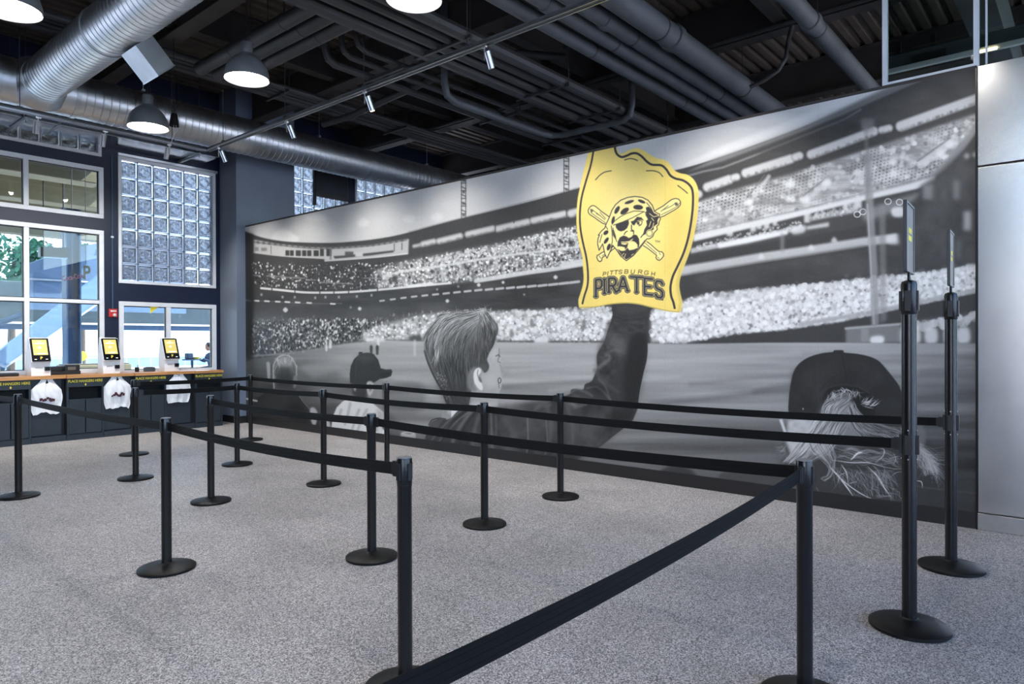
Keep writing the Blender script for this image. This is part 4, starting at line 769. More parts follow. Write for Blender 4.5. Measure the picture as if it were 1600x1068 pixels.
    for a in ([(120, 240), (130, 290), (200, 340), (330, 430)], [(150, 250), (230, 310), (320, 385)], [(250, 280), (330, 370)], [(200, 300), (260, 330)], [(1360, 150), (1330, 200), (1230, 255), (1100, 320)], [(1310, 150), (1240, 200), (1130, 250)], [(1200, 190), (1100, 270)], [(880, 710), (960, 780), (1040, 850)], [(1075, 850), (1095, 870)], [(1055, 905), (1075, 925)], [(330, 860), (285, 885)], [(240, 890), (265, 920)]): ST(Q(a), .9, Dk, .3, .85)
    for a in ([(120, 235), (150, 240), (160, 265), (135, 290)], [(1290, 150), (1330, 145), (1340, 185), (1300, 195)]): F(Q(a), Dk, .4, .8)
    # head: outline, bandana, hair, patch, moustache, beard
    head = [(340, 440), (370, 380), (390, 330), (420, 250), (470, 175), (540, 115), (640, 75), (740, 62), (840, 75), (920, 115), (980, 185), (1010, 270), (1050, 295), (1080, 305), (1080, 350), (1095, 375), (1075, 410), (1070, 450), (1040, 480), (1050, 520), (1010, 560), (985, 620), (940, 650), (905, 650), (860, 710), (800, 790), (720, 880), (620, 955), (540, 890), (480, 800), (430, 740), (405, 800), (350, 920), (320, 860), (290, 720), (240, 810), (220, 720), (225, 650), (245, 600), (230, 600), (270, 545), (320, 500)]
    F(Q(head), Yl, .3); ST(Q(head + head[:1]), 1.3, Dk, .3)
    for a in ([(420, 450), (460, 400), (540, 340), (620, 300), (720, 265)], [(440, 460), (560, 420), (700, 360), (860, 275)], [(720, 265), (800, 268), (870, 275)], [(410, 470), (420, 560), (425, 680), (405, 790)], [(330, 470), (360, 520)], [(250, 700), (280, 590)], [(900, 150), (960, 220), (1000, 300)], [(430, 500), (445, 560), (470, 640), (485, 690)], [(470, 790), (540, 870), (620, 930), (720, 860), (790, 780), (880, 670)]): ST(Q(a), 1.05, Dk, .3)
    for cx, cy, rx, ry, an in ((490, 250, 60, 26, -60), (595, 265, 68, 34, -35), (660, 140, 68, 20, -18), (783, 213, 68, 34, 3), (832, 132, 55, 20, 22), (435, 390, 55, 20, -75), (335, 565, 40, 26, -40), (340, 675, 52, 22, -55), (375, 765, 50, 24, -70)):
        a = np.radians(an); F(Q([(cx + rx * np.cos(t) * np.cos(a) - ry * np.sin(t) * np.sin(a), cy + rx * np.cos(t) * np.sin(a) + ry * np.sin(t) * np.cos(a)) for t in np.linspace(0, 6.28, 20)]), Dk, .3)
    F(Q([(890, 215), (930, 205), (970, 240), (1000, 290), (1060, 320), (1075, 350), (1050, 400), (1055, 440), (1000, 480), (1000, 520), (960, 540), (910, 540), (880, 590), (850, 600), (870, 520), (905, 460), (895, 400), (920, 380), (880, 310), (900, 300), (870, 290), (900, 270)]), Dk, .35)
    for a in ([(940, 300), (1000, 345), (1060, 330)], [(960, 410), (935, 480)], [(1000, 430), (985, 490), (940, 540)], [(970, 360), (1000, 400)]): ST(Q(a), 1.2, Yl, .3, .9)
    ST(Q([(940 + 42 * np.cos(t), 570 + 46 * np.sin(t)) for t in np.linspace(0, 6.28, 18)]), 1.9, Dk, .3); ST(Q([(940 + 42 * np.cos(t), 570 + 46 * np.sin(t)) for t in np.linspace(0, 6.28, 18)]), .9, Yl, .3)
    F(Q([(470, 455), (560, 420), (650, 390), (655, 440), (630, 500), (590, 535), (540, 548), (500, 530), (475, 495)]), Dk, .3)
    F(Q([(680, 410), (720, 400), (770, 345), (830, 355), (862, 400), (820, 385), (780, 395), (750, 430), (730, 465), (700, 450)]), Dk, .3); ST(Q([(760, 420), (810, 395), (840, 410), (830, 450), (800, 455), (770, 445)]), 1, Dk, .3); F(Q([(765, 420), (800, 415), (800, 445), (770, 445)]), Dk, .3); ST(Q([(790, 470), (820, 465)]), 1, Dk, .3)
    for a in ([(690, 460), (690, 520), (720, 540), (720, 580)], [(590, 590), (605, 560), (630, 545)], [(680, 540), (710, 545)], [(820, 630), (870, 570)]): ST(Q(a), 1.4, Dk, .3)
    F(Q([(495, 760), (500, 690), (530, 630), (580, 605), (625, 620), (650, 640), (690, 625), (720, 590), (765, 600), (795, 650), (800, 720), (790, 780), (760, 740), (735, 690), (700, 680), (650, 700), (630, 770), (600, 800), (560, 790), (520, 750)]), Dk, .35)
    F(Q([(545, 690), (600, 690), (660, 680), (720, 640), (700, 670), (650, 710), (600, 735), (550, 725)]), Yl, .3); ST(Q([(550, 705), (640, 705)]), .8, Dk, .3); F(Q([(660, 720), (710, 690), (750, 700), (780, 740), (740, 790), (680, 800), (640, 780)]), Yl, .3); F(Q([(510, 760), (550, 755), (600, 770), (600, 800), (550, 805)]), Yl, .3)
    F(Q([(490, 790), (550, 820), (600, 815), (635, 775), (660, 810), (720, 800), (790, 770), (720, 880), (620, 935), (580, 905), (560, 880)]), Dk, .35)
    for a in ([(560, 880), (585, 850)], [(590, 910), (610, 860)], [(690, 880), (720, 860)]): ST(Q(a), .9, Yl, .3)
    F(Q([(420, 520), (445, 530), (475, 620), (470, 660), (430, 600)]), Dk, .4, .9)
    for i, ch in enumerate('TM'):
        for st in letter_strokes(ch): ST([(1024.5 + i * 4 + x * 3, 376 + y * 2.8) for x, y in st], .7, Dk, .2, .8)
    # lettering
    T = lambda x, y: (900 + x / 8.89, 400 + y / 8.89)
    n = 10
    xs = [390, 445, 485, 545, 610, 690, 778, 880, 965, 1062]; ws = [52, 40, 55, 58, 56, 62, 62, 66, 70, 60]; ytop = [225, 215, 207, 200, 195, 190, 192, 193, 205, 220]
    for i, ch in enumerate('PITTSBURGH'):
        sk = (-.06 + .012 * i)
        for st in letter_strokes(ch): ST([T(xs[i] + x * ws[i] * .8 - y * 8, ytop[i] + y * 50 + x * ws[i] * sk * 1.0) for x, y in st], 1.15, (104, 94, 62), .25)
    xs = [285, 385, 465, 600, 775, 960, 1115]; ws = [90, 60, 105, 130, 150, 120, 105]; yt = [325, 322, 308, 300, 292, 315, 350]; yb = [555, 515, 500, 480, 500, 535, 575]
    for wd, col in ((7.6, (64, 62, 66)), (5.0, (232, 222, 160)), (3.7, (64, 62, 66))):
        for i, ch in enumerate('PIRATES'):
            sk = (-12 + 5 * i)
            for st in letter_strokes(ch): ST([T(xs[i] + x * ws[i], yt[i] + y * (yb[i] - yt[i]) + (x - .5) * sk) for x, y in st], wd, col, .25)
            if wd != 5.6 or True:
                for st in letter_strokes(ch):
                    for (x, y) in (st[0], st[-1]):
                        if ch in 'PIRTA' and y in (0, 1): 
                            q = T(xs[i] + x * ws[i], yt[i] + y * (yb[i] - yt[i]) + (x - .5) * sk); ST([(q[0] - 1.6, q[1]), (q[0] + 1.6, q[1])], wd * .8, col, .25)
    F([T(1205, 600), T(1222, 598), T(1222, 615), T(1206, 615)], Dk, .3)
    # faint joints between the printed sheets and paper grain
    for x in (1279, 1040, 830, 660): ST([(x, 94), (x, 838)], .8, 120, .4, .12)
    P.c += (P.noise(P.h, P.w, 3, 3, 2)[..., None] - .5) * 9
    return np.clip(P.c, 0, 255)
# ------------------------------------------------------------------ room shell
WX = -12.7          # inner face of the window wall
H_DECK = 6.2
struct(MB().box(-13.0, -12.2, -.2, 5.2, 9.2, 0).build('floor', 'floor'))
struct(MB().box(-13.0, -70, -.3, 70, -12.2, -.04).box(5.2, -12.2, -.3, 70, 60, -.04).build('ground', 'concrete'))

# ceiling deck with trapezoid ribs that run along y
prof = []; x = -13.0; p = .2
while x < 4.4:
    prof += [(x, H_DECK), (x + .09, H_DECK), (x + .11, H_DECK + .055), (x + .18, H_DECK + .055)]; x += p
prof += [(4.4, H_DECK), (4.4, H_DECK + .25), (-13.0, H_DECK + .25)]
ceil_root = struct(MB().prism(prof, lambda u, v, d: (u, d, v), -12.2, 9.2).build('ceiling', 'ceiling'))
def ibeam_x(y, z0, z1, x0, x1, w=.22, tf=.025):
    b = MB(); b.box(x0, y - w / 2, z0, x1, y + w / 2, z0 + tf); b.box(x0, y - w / 2, z1 - tf, x1, y + w / 2, z1); b.box(x0, y - .012, z0 + tf, x1, y + .012, z1 - tf); return b
def ibeam_y(x, z0, z1, y0, y1, w=.22, tf=.025):
    b = MB(); b.box(x - w / 2, y0, z0, x + w / 2, y1, z0 + tf); b.box(x - w / 2, y0, z1 - tf, x + w / 2, y1, z1); b.box(x - .012, y0, z0 + tf, x + .012, y1, z1 - tf); return b
for y in (-7.6, -4.9, -2.4, .15, 2.8, 5.6): ibeam_x(y, 5.6, H_DECK, -12.6, 4.2).build('steel_beam', 'beam', ceil_root)
for x0, y0, y1 in ((-9.4, -7.6, 5.6), (-6.2, .15, 5.6), (-3.2, -4.9, 2.8)): ibeam_y(x0, 5.72, H_DECK - .02, y0, y1, .18).build('steel_joist', 'beam', ceil_root)

# mural partition, column, skirting, right-hand metal wall
XL, XR, HM = -12.06, -.722, 3.633
struct(MB().box(XL, 0.0, 0, XR, .2, HM).build('wall_back', 'dark_paint'))
struct(MB().box(XL, -.012, HM, XR - .0, .212, HM + .028).build('trim_1', 'beam'))
struct(MB().box(XL, -.02, 0, XR - .01, -.001, .13).build('baseboard_back', 'base_black'))
col = struct(MB().box(-12.69, -.184, 0, -12.062, 1.022, H_DECK).build('column', 'grey_paint'))
MB().box(-12.69, -.2, 0, -12.045, -.184, .13).box(-12.06, -.2, 0, -12.045, -.02, .13).build('column_skirting', 'base_black', col)
wr = sroot('wall_right')
xs = [XR, 1.35, 3.4]
for i in range(2):
    for z0, z1 in ((.135, 2.853), (2.865, 3.652)):
        MB().bbox(xs[i] + .004, -.014, z0, xs[i + 1] - .004, .2, z1, .004).build('metal_panel', 'steel_panel', wr)
MB().box(XR + .004, .01, 0, 3.4, .19, 3.65).build('panel_backing', 'dark_paint', wr)
struct(MB().bbox(XR + .002, -.028, 0, 3.4, -.015, .13, .004).build('baseboard_right', 'steel_panel'))
struct(MB().box(XR - .008, -.03, .0, XR + .003, .0, HM).build('trim_2', 'black'))

# glass transom that stands on top of the mural wall at its right end
tr = sroot('window_8')
for x0, x1 in ((-1.395, -1.36), (-.745, -.71)): MB().box(x0, -.005, 3.655, x1, .06, 6.15).build('post', 'frame', tr)
MB().box(-1.36, .0, 3.662, -.745, .05, 3.685).build('bottom_rail', 'frame', tr)
MB().box(-1.36, .02, 3.685, -.745, .03, 6.15).build('pane', 'glass_dark', tr)
MB().box(-.71, .02, 3.662, 3.4, .03, 6.15).build('pane', 'glass_dark', tr)
MB().box(-.668, .015, 3.662, -.655, .035, 6.15).build('joint', 'frame', tr)

# window wall: navy piers and bands round the openings
wl = MB()
OPEN = [  # y0, y1, z0, z1
    (-8.0, -2.19, 1.0, 3.374), (-8.0, -2.19, 3.574, 4.43), (-8.0, -2.215, 4.61, 5.6), (-1.962, -.265, 2.515, 4.68), (-1.962, -.265, .95, 2.204),
    (1.05, 2.75, 2.5, 5.6), (2.95, 4.65, 2.5, 5.6), (4.9, 6.6, 2.5, 5.6)]
ys = sorted({-12.2, 9.2, *[o[0] for o in OPEN], *[o[1] for o in OPEN]})
for a, b in zip(ys, ys[1:]):
    zs = sorted([(o[2], o[3]) for o in OPEN if o[0] <= a + 1e-6 and o[1] >= b - 1e-6]); z = 0
    for z0, z1 in zs + [(H_DECK, H_DECK)]:
        if z0 > z: wl.box(WX - .25, a, z, WX, b, z0)
        z = z1
struct(wl.build('wall_left', 'navy'))
struct(MB().box(-12.9, 9.0, 0, 4.2, 9.2, H_DECK).build('wall_far', 'dark_paint'))
struct(MB().box(-13.0, -12.2, 0, -.6, -12.0, H_DECK).build('wall_rear', 'grey_paint'))

def window(name, y0, y1, z0, z1, mull_y=(), mull_z=(), w=.07, skip_bottom=False):
    """white aluminium window seen from inside; members proud of the wall, glass set back"""
    r = sroot(name); xa, xb = WX - .09, WX + .025
    MB().bbox(xa, y0, z1 - w, xb, y1, z1, .004).build('head', 'frame', r)
    MB().bbox(xa, y0, z0, xb, y1, z0 + w, .004).build('sill', 'frame', r)
    for ya in (y0, y1 - w): MB().bbox(xa, ya, z0 + w, xb, ya + w, z1 - w, .004).build('jamb', 'frame', r)
    yb = [y0 + w] + [v for v in mull_y for v in (v - w / 2, v + w / 2)] + [y1 - w]
    zb = [z0 + w] + [v for v in mull_z for v in (v - w / 2.4, v + w / 2.4)] + [z1 - w]
    for m_ in mull_y: MB().bbox(xa, m_ - w / 2, z0 + w, xb - .004, m_ + w / 2, z1 - w, .004).build('mullion', 'frame', r)
    for ya, yc in zip(yb[::2], yb[1::2]):
        for m_ in mull_z: MB().bbox(xa, ya, m_ - w / 2.4, xb - .008, yc, m_ + w / 2.4, .004).build('transom', 'frame', r)
        for za, zc in zip(zb[::2], zb[1::2]):
            MB().box(WX - .055, ya, za, WX - .049, yc, zc).build('pane', 'glass', r)
            g = MB()
            for q in ((ya, za, ya + .012, zc), (yc - .012, za, yc, zc), (ya + .012, za, yc - .012, za + .012), (ya + .012, zc - .014, yc - .012, zc)): g.box(WX - .05, q[0], q[1], WX - .02, q[2], q[3])
            g.build('gasket', 'plastic', r)
    return r
window('window_1', -5.6, -2.19, 3.574, 4.43, (-4.4, -3.285))
window('window_2', -5.6, -2.19, 1.0, 3.374, (-4.4, -3.285), (2.175,))
window('window_3', -1.962, -.265, .95, 2.204, (-1.14,), (), .075)

def block_window(name, y0, y1, z0, z1, ny, nz, fr=True):
    r = sroot(name); w = .05
    if fr:
        for q in ((y0, z0, y1, z0 + w), (y0, z1 - w, y1, z1), (y0, z0 + w, y0 + w, z1 - w), (y1 - w, z0 + w, y1, z1 - w)): MB().bbox(WX - .1, q[0], q[1], WX + .02, q[2], q[3], .004).build('frame_member', 'frame', r)
    ya, yb, za, zb = y0 + w, y1 - w, z0 + w, z1 - w; py, pz = (yb - ya) / ny, (zb - za) / nz; j = .011
    bm = bmesh.new(); bmesh.ops.create_cube(bm, size=1); bmesh.ops.scale(bm, vec=(.085, py - 4.2 * j, pz - 4.2 * j), verts=bm.verts); bmesh.ops.bevel(bm, geom=bm.edges[:], offset=.018, segments=2, affect='EDGES', profile=.5)
    first = MB().bm(bm, True).build('glass_block', 'block', r)
    for i in range(ny):
        for k in range(nz):
            o = first if (i, k) == (0, 0) else first.copy()
            if (i, k) != (0, 0): COL.objects.link(o)
            o.location = (WX - .05, ya + (i + .5) * py, za + (k + .5) * pz)
    g = MB()
    for i in range(1, ny): g.box(WX - .085, ya + i * py - j * 2.1, za, WX - .02, ya + i * py + j * 2.1, zb)
    for k in range(1, nz): g.box(WX - .085, ya, za + k * pz - j * 1.9, WX - .022, yb, za + k * pz + j * 1.9)
    for b0, b1 in ((ya, ya + 2.1 * j), (yb - 2.1 * j, yb)): g.box(WX - .085, b0, za, WX - .02, b1, zb)
    g.build('glass_rims', 'rim', r); g = MB()
    for i in range(1, ny): g.box(WX - .03, ya + i * py - .003, za, WX - .012, ya + i * py + .003, zb)
    for k in range(1, nz): g.box(WX - .03, ya, za + k * pz - .003, WX - .0125, yb, za + k * pz + .003)
    g.build('joint_lines', 'conduit', r); return r
block_window('window_4', -1.962, -.265, 2.515, 4.68, 6, 7)
block_window('window_5', -5.6, -2.215, 4.61, 5.55, 12, 3)
block_window('window_6', 1.05, 2.75, 2.6, 5.55, 6, 10)
block_window('window_7', 2.95, 4.65, 2.6, 5.55, 6, 10)
# curtain-wall posts of the glazed right and rear sides (behind the camera)
for n, pts in (('window_9', [((4.0, y), 0) for y in (-12, -9.6, -7.2, -4.8, -2.4)]), ('window_10', [((x, -12.0), 1) for x in (-.55, 1.7, 4.0)])):
    r = sroot(n)
    for (x, y), k in pts: MB().box(x - .05, y - .05, 0, x + .05, y + .05, H_DECK).build('mullion', 'frame', r)
    if n == 'window_9':
        for k in range(5): MB().box(3.99, -11.95 + k * 2.4, .09, 4.0, -9.65 + k * 2.4, 6.1).build('pane', 'glass_blue', r)
    for z in (.05, 2.9, 4.6):
        if n == 'window_9': MB().box(3.96, -12, z - .04, 4.04, -.2, z + .04).build('transom', 'frame', r)
        else: MB().box(-.5, -12.04, z - .04, 4, -11.96, z + .04).build('transom', 'frame', r)

# the print itself: a thin panel in front of the partition
HX = [(XL + .005, .13), (XR - .01, .13)]
def mural_image():
    src = paint_mural(); TW, TH = 3000, 960
    gx = XL + (np.arange(TW) + .5) / TW * (XR - XL); gz = .13 + (np.arange(TH) + .5) / TH * (HM - .13)
    X, Z = np.meshgrid(gx, gz)
    dx, dy, dz = X - CAM.x, 0 - CAM.y, Z - CAM.z
    fw = dx * AX_F.x + dy * AX_F.y + dz * AX_F.z
    U = (800 + F_PX * (dx * AX_R.x + dy * AX_R.y + dz * AX_R.z) / fw - MX0) * SC - .5
    V = (536.87 - F_PX * (dx * AX_U.x + dy * AX_U.y + dz * AX_U.z) / fw - MY0) * SC - .5
    U = np.clip(U, 0, src.shape[1] - 1.001); V = np.clip(V, 0, src.shape[0] - 1.001)
    u0, v0 = U.astype(int), V.astype(int); fu, fv = (U - u0)[..., None], (V - v0)[..., None]
    a = (src[v0, u0] * (1 - fu) + src[v0, u0 + 1] * fu) * (1 - fv) + (src[v0 + 1, u0] * (1 - fu) + src[v0 + 1, u0 + 1] * fu) * fv
    im = bpy.data.images.new('wall_print', TW, TH, alpha=False); px = np.ones((TH, TW, 4), np.float32); px[..., :3] = a / 255
    im.pixels.foreach_set(px.ravel()); im.update(); im.pack(); return im
mm = bpy.data.materials.new('printed_wall_vinyl'); mm.use_nodes = True; t = mm.node_tree; b = t.nodes['Principled BSDF']
ti = nd(t, 'ShaderNodeTexImage', image=mural_image(), extension='EXTEND'); t.links.new(ti.outputs[0], b.inputs['Base Color']); b.inputs['Roughness'].default_value = .5; b.inputs['Specular IOR Level'].default_value = .25
M['mural'] = mm
mu = MB().box(XL, -.012, .13, XR - .008, -.0005, HM).build('mural', 'mural')
uv = mu.data.uv_layers.new(name='uv')
for l in mu.data.loops:
    c = mu.data.vertices[l.vertex_index].co; uv.data[l.index].uv = ((c.x - XL) / (XR - XL), (c.z - .13) / (HM - .13))
tag(mu, 'huge black and white ballpark crowd print with a yellow foam hand on the back wall', 'mural')
# ------------------------------------------------------------------ ceiling services
def spiral(b, p0, p1, r, pitch, n=32):
    """round duct with a raised spiral seam drawn as close rings"""
    p0, p1 = Vector(p0), Vector(p1); L = (p1 - p0).length; k = max(2, int(L / pitch)); pts, rs = [], []
    for i in range(k):
        for dz, dr in ((0, 0), (.84, 0), (.89, .005), (.95, .005)): pts.append(p0.lerp(p1, (i + dz) / k)); rs.append(r + dr)
    pts.append(p1); rs.append(r); return b.tube(pts, rs, n)
DX, DZ, DR, BR, BY = -11.03, 4.99, .30, .272, -3.59
t = thing('spiral_duct', 'long round galvanised spiral duct along the window wall with a thick branch', 'duct', (DX, 0, DZ))
for y0, y1 in ((-9.0, -4.05), (-3.15, 1.9), (1.94, 8.6)):
    spiral(MB(), (0, y0, 0), (0, y1, 0), DR, .105).build('duct_section', 'galv', t, angle=14)
MB().tube([(0, -4.05, 0), (0, -3.15, 0)], DR + .004, 32).build('tee_section', 'galv', t)
for y in (-4.05, -3.15, -2.2, -.3, 1.92, 3.6):
    MB().tube([(0, y - .03, 0), (0, y + .03, 0)], DR + .012, 32).build('joint_band', 'galv_dull', t)
for y in (-6.5, -2.2, .9, 3.6):
    MB().tube([(0, y, DR), (0, y, H_DECK - .01 - DZ)], .006, 6).box(-.03, y - .02, DR - .005, .03, y + .02, DR + .05).build('hanger', 'galv_dull', t)
spiral(MB(), (.42, BY, 0), (12.5, BY, 0), BR, .095).build('branch_duct', 'galv', t, angle=14)
MB().tube([(.16, BY, 0), (.30, BY, 0), (.42, BY, 0)], [BR + .09, BR + .03, BR + .008], 32).build('branch_collar', 'galv_dull', t)
for x in (2.55, 5.4): MB().tube([(x - .02, BY, 0), (x + .02, BY, 0)], BR + .012, 32).build('joint_band', 'galv_dull', t)
for x in (2.55, 5.4): MB().tube([(x, BY, BR), (x, BY, H_DECK - .01 - DZ)], .006, 6).box(x - .02, BY - .03, BR, x + .02, BY + .03, BR + .06).build('hanger', 'galv_dull', t)
# box register under the branch
a0 = R(-47.25); bb_ = Vector((0, math.cos(a0), math.sin(a0))); cc = Vector((0, -math.sin(a0), math.cos(a0))); ax = Vector((1, 0, 0))
c = Vector((-7.878, -3.3, 4.467)) - Vector((DX, 0, DZ)) - bb_ * .14 - ax * .195 + cc * .12
MB().obox(c, ax * .195, bb_ * .172, cc * .12).build('register_box', 'galv_dull', t)
MB().obox(c + bb_ * .176, ax * .2, bb_ * .006, cc * .126).build('register_lip', 'galv', t)
# flat rectangular duct over the windows and its trapeze hangers
t = thing('rectangular_duct', 'flat shiny rectangular duct over the tall windows under the round duct', 'duct', (-12.3, 0, 4.795))
for y0, y1 in ((-9, -5.6), (-5.58, -3.05), (-3.03, -.56)): MB().bbox(-.335, y0, 0, .345, y1, .36, .006).build('duct_section', 'galv_bright', t)
for y in (-3.04, -5.59): MB().box(-.35, y - .02, -.012, .36, y + .02, .372).build('flange', 'galv_dull', t)
for y in (-3.49, -.955, -6.2):
    MB().box(-.38, y - .02, -.055, .46, y + .02, -.013).build('support_strut', 'galv_dull', t)
    for x in (-.37, .43): MB().tube([(x, y, -.09), (x, y, H_DECK - .01 - 4.795)], .006, 6).build('threaded_rod', 'conduit', t)
MB().box(WX, -1.98, 4.68, WX + .07, -.25, 4.72).build('flashing', 'galv', t, loc=(12.3, 0, -4.795))

# lighting tracks and their spotlights
TXc, TY, TZ = -10.44, -1.5, 4.44
def track(name, label, p0, p1):
    t = thing(name, label, 'light track', p0); d = Vector(p1) - Vector(p0); L = d.length; u = d.normalized(); s_ = u.cross(Vector((0, 0, 1)))
    MB().obox(d / 2 + Vector((0, 0, .022)), d / 2, s_ * .026, (0, 0, .022)).build('channel', 'pipe', t)
    for k in (-1, 1): MB().obox(d / 2 + s_ * .03 * k + Vector((0, 0, .004)), d / 2, s_ * .005, (0, 0, .012)).build('side_rail', 'alu', t)
    k = int(L / 1.7)
    for i in range(k + 1):
        q = u * (.5 + i * (L - 1) / max(1, k)); MB().tube([q + Vector((0, 0, .04)), q + Vector((0, 0, H_DECK - .01 - TZ))], .005, 6).obox(q + Vector((0, 0, .055)), u * .03, s_ * .012, (0, 0, .015)).build('suspension_rod', 'conduit', t)
track('lighting_track', 'long grey lighting track hung parallel to the mural', (TXc, TY, TZ), (2.4, TY, TZ))
track('lighting_track', 'grey lighting track hung along the windows below the round duct', (TXc, TY - .03, TZ), (TXc, -8.2, TZ))
def spot(loc, yaw, label, lit=False):
    t = thing('track_spotlight', label, 'spotlight', loc, yaw, 'silver cylinder spotlights on the tracks')
    MB().bbox(-.03, -.015, -.03, .03, .015, 0, .003).tube([(0, 0, -.03), (0, 0, -.06)], .009, 8).build('adapter', 'alu', t)
    b = MB(); b.box(-.006, -.006, -.15, .006, .006, -.05).build('yoke', 'alu', t)
    a = R(24); c0 = Vector((0, .045, -.05)); d = Vector((0, math.sin(a), -math.cos(a)))
    MB().tube([c0, c0 + d * .165, c0 + d * .17], [.034, .034, .03], 20).build('barrel', 'alu', t)
    if lit: MB().tube([c0 + d * .166, c0 + d * .176], [.026, .024], 16).build('lamp', 'spot_glow', t)
    else: MB().tube([c0 + d * .164, c0 + d * .172], [.026, .02], 16).build('lens', 'bezel', t)
for x, lab, lit in ((-10.08, 'silver spotlight at the corner where the two tracks meet', 0), (-8.21, 'silver spotlight in front of the round duct, second on the mural track', 0), (-6.54, 'silver spotlight with a glowing warm lamp on the mural track', 1), (-4.63, 'large silver spotlight nearest the foam hand on the mural track', 0)): spot((x, TY, TZ), 0, lab, lit)
for y, lab in ((-3.72, 'silver spotlight furthest left on the window track'), (-2.93, 'silver spotlight on the window track above the navy pier'), (-2.07, 'silver spotlight on the window track above the glass blocks')): spot((TXc, y, TZ - .005), R(90), lab)
for x in (-11.4, -10.08, -8.21, -6.54, -4.63, -2.75, -.9):  # leftmost lamp is unseen, past the track end, with no spotlight built for it
    light('track_lamp', 'SPOT', (x, TY + .12, TZ - .22), TRACK_W * (1.25 if -3 < x < -1 else 1 if x < -1 else .6), (1, .95, .89), spot_size=R(90), spot_blend=1.0, shadow_soft_size=.03).rotation_euler = (R(27), 0, 0)

for y in (-5.3, -3.72, -2.93, -2.07):
    light('track_lamp', 'SPOT', (TXc - .1, y, TZ - .22), 190, (1, .97, .93), spot_size=R(110), spot_blend=1.0, shadow_soft_size=.03).rotation_euler = (0, R(34), 0)

# dome pendants
def pendant(loc, label, s=1.0):
    t = thing('pendant_lamp', label, 'lamp', loc, 0, 'grey dome pendant lamps')
    MB().lathe([(.23, 0), (.232, .014), (.227, .06), (.21, .12), (.178, .178), (.132, .226), (.09, .256), (.068, .272), (.062, .28)], 40).lathe([(.228, .0), (.224, .058), (.205, .118), (.172, .174), (.126, .22), (.06, .255)], 40).build('shade', 'shade', t)
    MB().lathe([(.062, .277), (.062, .385), (.055, .397), (.02, .402), (.0, .402)], 24).build('neck', 'shade', t)
    MB().lathe([(.0, .012), (.12, .010), (.218, .016), (.219, .022)], 40).build('diffuser', 'lamp_glow', t)
    MB().tube([(0, 0, .395), (0, 0, H_DECK - .01 - loc[2])], .006, 8).build('cord', 'plastic', t)
    MB().tube([(.05, 0, .39), (.06, .01, .46), (.035, .0, .54), (.006, 0, .6)], .003, 6).build('safety_cable', 'conduit', t)
    light('pendant_bulb', 'SPOT', (loc[0], loc[1], loc[2] - .03), 130 if loc[1] > -4 else 80, (1, .97, .94) if loc[1] > -4 else (1, .86, .72), spot_size=R(130), spot_blend=.7, shadow_soft_size=.2)
pendant((-6.477, -4.983, 4.10), 'grey dome pendant in the top left corner, cut off by the frame')
pendant((-8.8, -3.02, 4.11), 'grey dome pendant hanging in front of the branch duct and windows')
pendant((-6.94, -2.75, 4.31), 'grey dome pendant hanging right of the box register')
pendant((-4.27, -2.74, 4.30), 'grey dome pendant cut off at the top above the mural track')
pendant((-3.7, -4.98, 4.10), 'grey dome pendant above the front belts, out of view above the frame')
pendant((-1.0, -4.98, 4.10), 'grey dome pendant over the right foreground, out of view above the frame')
pendant((-3.7, -7.6, 4.10), 'grey dome pendant behind the camera')
t = thing('bell_pendant', 'small black bell-shaped fixture with loose wires near the round duct', 'lamp', (-9.5, -2.405, 4.42))
MB().lathe([(.0, .17), (.035, .17), (.045, .14), (.06, .03), (.064, 0), (.058, 0), (.052, .03), (.0, .06)], 20).build('shade', 'plastic', t)
MB().tube([(0, 0, .17), (0, 0, H_DECK - .01 - 4.42)], .005, 6).build('cord', 'plastic', t)
for k, (a, b_) in enumerate(((.03, -.1), (-.02, -.16))): MB().tube([(a, 0, .02), (a * 2, .02, -.06), (a - .03, .0, b_), (a - .06, -.02, b_ - .08), (a - .10, 0, b_ - .10)], .003, 6).build('loose_wire', 'white_metal', t)
MB().tube([(.03, 0, .2), (.07, .02, .28), (.02, .02, .34), (-.02, 0, .27), (0, 0, .2)], .003, 6).build('coiled_wire', 'conduit', t)

# pipes
def pipe(label, pts, r, m='pipe', couplings=(), hangers=(), cat='pipe', group=None):
    p0 = Vector(pts[0]); t = thing('ceiling_pipe', label, cat, p0, 0, group)
    q = [Vector(p) - p0 for p in pts]
    MB().tube(q, r, 14).build('run', m, t)
    d = (q[-1] - q[0]).normalized()
    for k in couplings: c = q[0].lerp(q[-1], k); MB().tube([c - d * .07, c - d * .06, c + d * .06, c + d * .07], [r, r * 1.16, r * 1.16, r], 14).build('coupling', m, t)
    for k in hangers: c = q[0].lerp(q[-1], k); MB().tube([c + Vector((0, 0, r)), (c.x, c.y, H_DECK - .01 - p0.z)], .006, 6).tube([c - d * .015, c + d * .015], r * 1.05, 14).build('hanger', 'conduit', t)
zP = 5.02
for kx, r, lab, cp in ((-.937, .135, 'thickest dark grey pipe, rightmost of the four-pipe bundle above the mural', (.42, .55)), (-.858, .095, 'second pipe from the right in the four-pipe bundle above the mural', (.5,)), (-.808, .09, 'third pipe from the right in the four-pipe bundle above the mural', (.46,)), (-.754, .085, 'leftmost thin pipe of the four-pipe bundle above the mural', ())):
    x = (zP - CAM.z) / kx; pipe(lab, [(x, -3.1, zP), (x, 8.8, zP)], r, 'pipe', tuple((c_ * 17.8 - 9 + 3.1) / 11.9 for c_ in cp), (.1, .3, .5))
pipe('single thick dark pipe slanting to the mural top beside the glass transom', [((zP - CAM.z) / -1.46, -3.1, zP), ((zP - CAM.z) / -1.46, 8.8, zP)], .1, 'pipe', (.3, .38), (.12, .25, .4))
